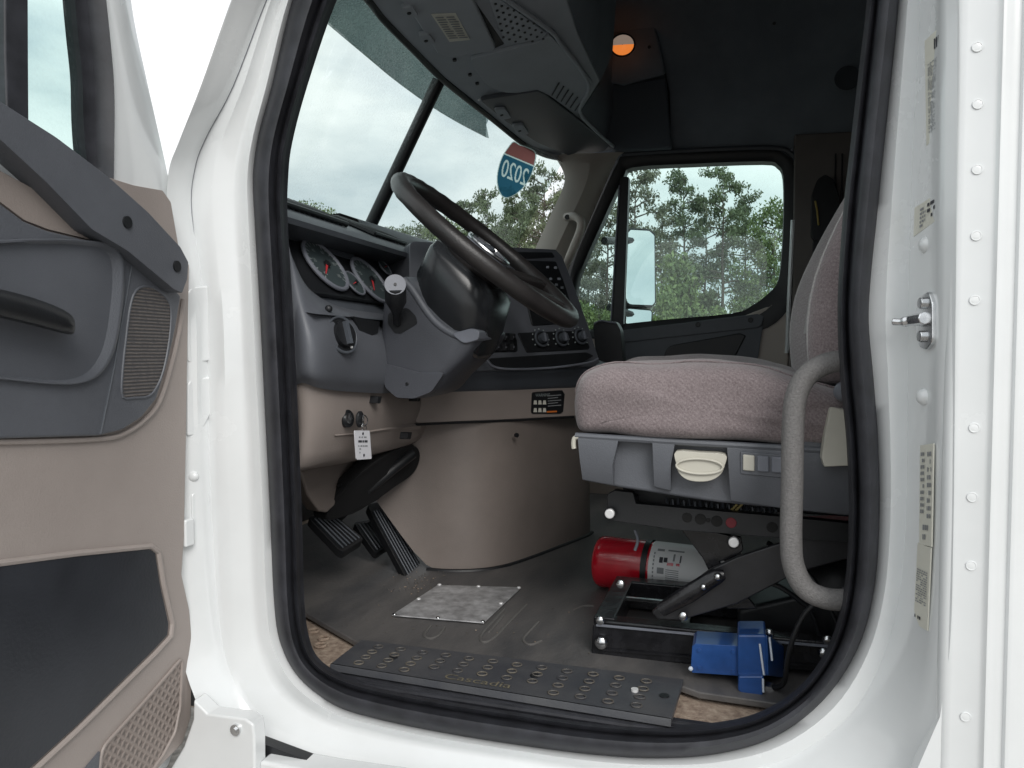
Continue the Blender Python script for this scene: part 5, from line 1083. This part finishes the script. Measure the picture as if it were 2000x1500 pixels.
def proto(kind, seed):
    random.seed(seed); Hh = 11.; tk = MB(); cr_ = MB()
    if kind == 'pine':
        base = [Vector((0, 0, 0))]
        for k in range(1, 9): base.append(base[-1]+Vector((random.uniform(-.12, .12), random.uniform(-.12, .12), Hh/8.4)))
        tk.tube(base, [.17*(1-k/9.5) for k in range(9)], bark, 7)
        for k in range(30):
            t = .34+.66*(k/29); z = Hh*t; i = min(7, int(z/(Hh/8.4))); c0 = base[i].lerp(base[i+1], (z/(Hh/8.4))-i) if i < 8 else base[8]
            L = (1.9*math.sin(math.pi*min(1, (1.08-t)/.80))**.8+.25)*random.uniform(.55, 1.15); a = random.uniform(0, 6.283); e = c0+Vector((math.cos(a)*L, math.sin(a)*L, random.uniform(.0, .5)))
            tk.tube([c0, c0.lerp(e, .5)+Vector((0, 0, .1)), e], [.045, .03, .012], bark, 5)
            for q in range(3): leaves(cr_, c0.lerp(e, .55+.25*q)+Vector((random.uniform(-.25, .25), random.uniform(-.25, .25), random.uniform(-.1, .25))), random.uniform(.36, .62), 62, .10, lm1 if seed % 2 else lm3)
        leaves(cr_, base[-1], .5, 80, .10, lm1 if seed % 2 else lm3)
    elif kind == 'broad':
        base = [Vector((0, 0, 0)), Vector((.1, 0, 1.6)), Vector((-.05, .1, 3.6)), Vector((.1, .1, 6)), Vector((.1, 0, 9.5))]; tk.tube(base, [.18, .15, .11, .07, .02], bark, 7)
        for k in range(52):
            t = .12+.86*random.random()**.8; c0 = Vector((0, 0, Hh*t)); L = 2.2*math.sin(math.pi*min(1, (1.1-t)/1.02))**.7*random.uniform(.25, 1.1); a = random.uniform(0, 6.283); e = c0+Vector((math.cos(a)*L, math.sin(a)*L, random.uniform(-.3, .5)))
            tk.tube([c0*.97, e], [.035, .01], bark, 4); leaves(cr_, e, random.uniform(.5, .85), 120, .105, lm2 if seed % 2 else lm1, .85)
    else:   # shrub, unit height 4
        for k in range(7):
            a = random.uniform(0, 6.28); e = Vector((math.cos(a)*.8, math.sin(a)*.8, random.uniform(2, 3.8))); tk.tube([Vector((0, 0, 0)), e*.5, e], [.05, .03, .01], bark, 5)
        for k in range(34):
            t = random.random(); a = random.uniform(0, 6.28); L = 1.25*math.sqrt(max(0, 1-t**1.6))*random.random()**.5
            leaves(cr_, Vector((math.cos(a)*L, math.sin(a)*L, .25+3.6*t)), .5, 110, .09, lm2, .9)
    tm = tk.build('trunk', local=(0, 0, 0)); cm = cr_.build('crown', smooth=0, local=(0, 0, 0)); dat = (tm.data, cm.data)
    bpy.data.objects.remove(tm); bpy.data.objects.remove(cm); return dat
PROTO['pine'] = [proto('pine', s) for s in (1, 2, 3, 6)]; PROTO['broad'] = [proto('broad', s) for s in (11, 12)]; PROTO['shrub'] = [proto('shrub', 21), proto('shrub', 23)]
random.seed(5)
def tree(kind, u, vtop, dist, label, group, name):
    r = ray(u, 690); r = r/np.linalg.norm(r[:2]); x, y = r[0]*dist, r[1]*dist
    depth = dist*math.cos(math.atan((u-1000)/FOC)); h = (1.2+.56)+depth*(690-vtop)/FOC
    tm, cm = PROTO[kind][random.randrange(len(PROTO[kind]))]
    o = empty(name, (x, y, -1.2), label, 'tree' if kind != 'shrub' else 'bush', group); s = h/(11.2 if kind != 'shrub' else 4.1)
    o.scale = (s*(random.uniform(.62, .80) if kind == 'pine' else random.uniform(.8, 1.) if kind == 'broad' else random.uniform(.6, .9)),)*2+(s,); o.rotation_euler = (0, 0, random.uniform(0, 6.28))
    for n_, me in (('trunk', tm), ('crown', cm)):
        c = bpy.data.objects.new(n_, me); COL.objects.link(c); c.parent = o
GW = 'pines seen through the passenger window'; GS = 'trees seen through the windshield'; GB = 'bushes below the pines'
tree('pine', 1412, 336, 36, 'tall rounded pine with the highest crown in the passenger window', GW, 'pine_tree')
tree('pine', 1336, 348, 37, 'second tallest pine, left of the highest one in the passenger window', GW, 'pine_tree')
tree('pine', 1236, 334, 34, 'pine at the left edge of the passenger window, just above the mirror', GW, 'pine_tree')
tree('broad', 1506, 395, 36, 'dense leafy tree at the right edge of the passenger window', GW, 'leafy_tree')
LW = 'mid height pine among others seen through the passenger window'
for u, v, d in ((1372,400,43),(1452,388,41),(1290,425,42),(1182,385,42),(1560,370,40),(1150,420,45),(1130,380,39)): tree('pine', u, v, d, LW, GW, 'pine_tree')
for u, v, d in ((1478,455,38),(1385,515,44),(1250,490,46),(1165,500,44),(1325,510,46)): tree('broad', u, v, d, 'dark leafy tree filling the space under the pines', 'leafy trees under the pines', 'leafy_tree')
tree('shrub', 1318, 500, 27, 'bright green pointed bush beside the side mirror', GB, 'bush')
for u, v, d in ((1296,575,25),(1352,592,27),(1400,596,30),(1450,588,31),(1500,565,30),(1150,590,32),(1185,595,31),(1240,580,29),(1130,585,33)): tree('shrub', u, v, d, 'green bush along the foot of the pines', GB, 'bush')
tree('pine', 1062, 342, 37, 'tallest tree in the windshield, right of the shield decal', GS, 'pine_tree')
for u, v, d in ((1016,385,41),(952,378,46),(908,400,48),(985,410,44),(1088,385,40),(1040,400,45)): tree('pine', u, v, d, 'mid height tree right of the steering wheel seen through the windshield', GS, 'pine_tree')
for u, v, d in ((860,425,54),(815,432,58),(770,438,62),(690,432,64),(640,412,60),(605,402,58),(930,440,48),(1000,450,45),(740,450,66)): tree('broad', u, v, d, 'low distant tree just above the dashboard seen through the windshield', GS, 'leafy_tree')
# far wood as one mass
wood = MB(); random.seed(9)
for k in range(150):
    a = R_(-8+48*random.random()); d = random.uniform(64, 76); leaves(wood, Vector((-math.sin(a)*d, math.cos(a)*d, random.uniform(-.8, 3.6))), 2.0, 70, .32, lm1, .8)
tag(wood.build('far_wood', smooth=0), kind='stuff', label='dark far wood behind the trees')
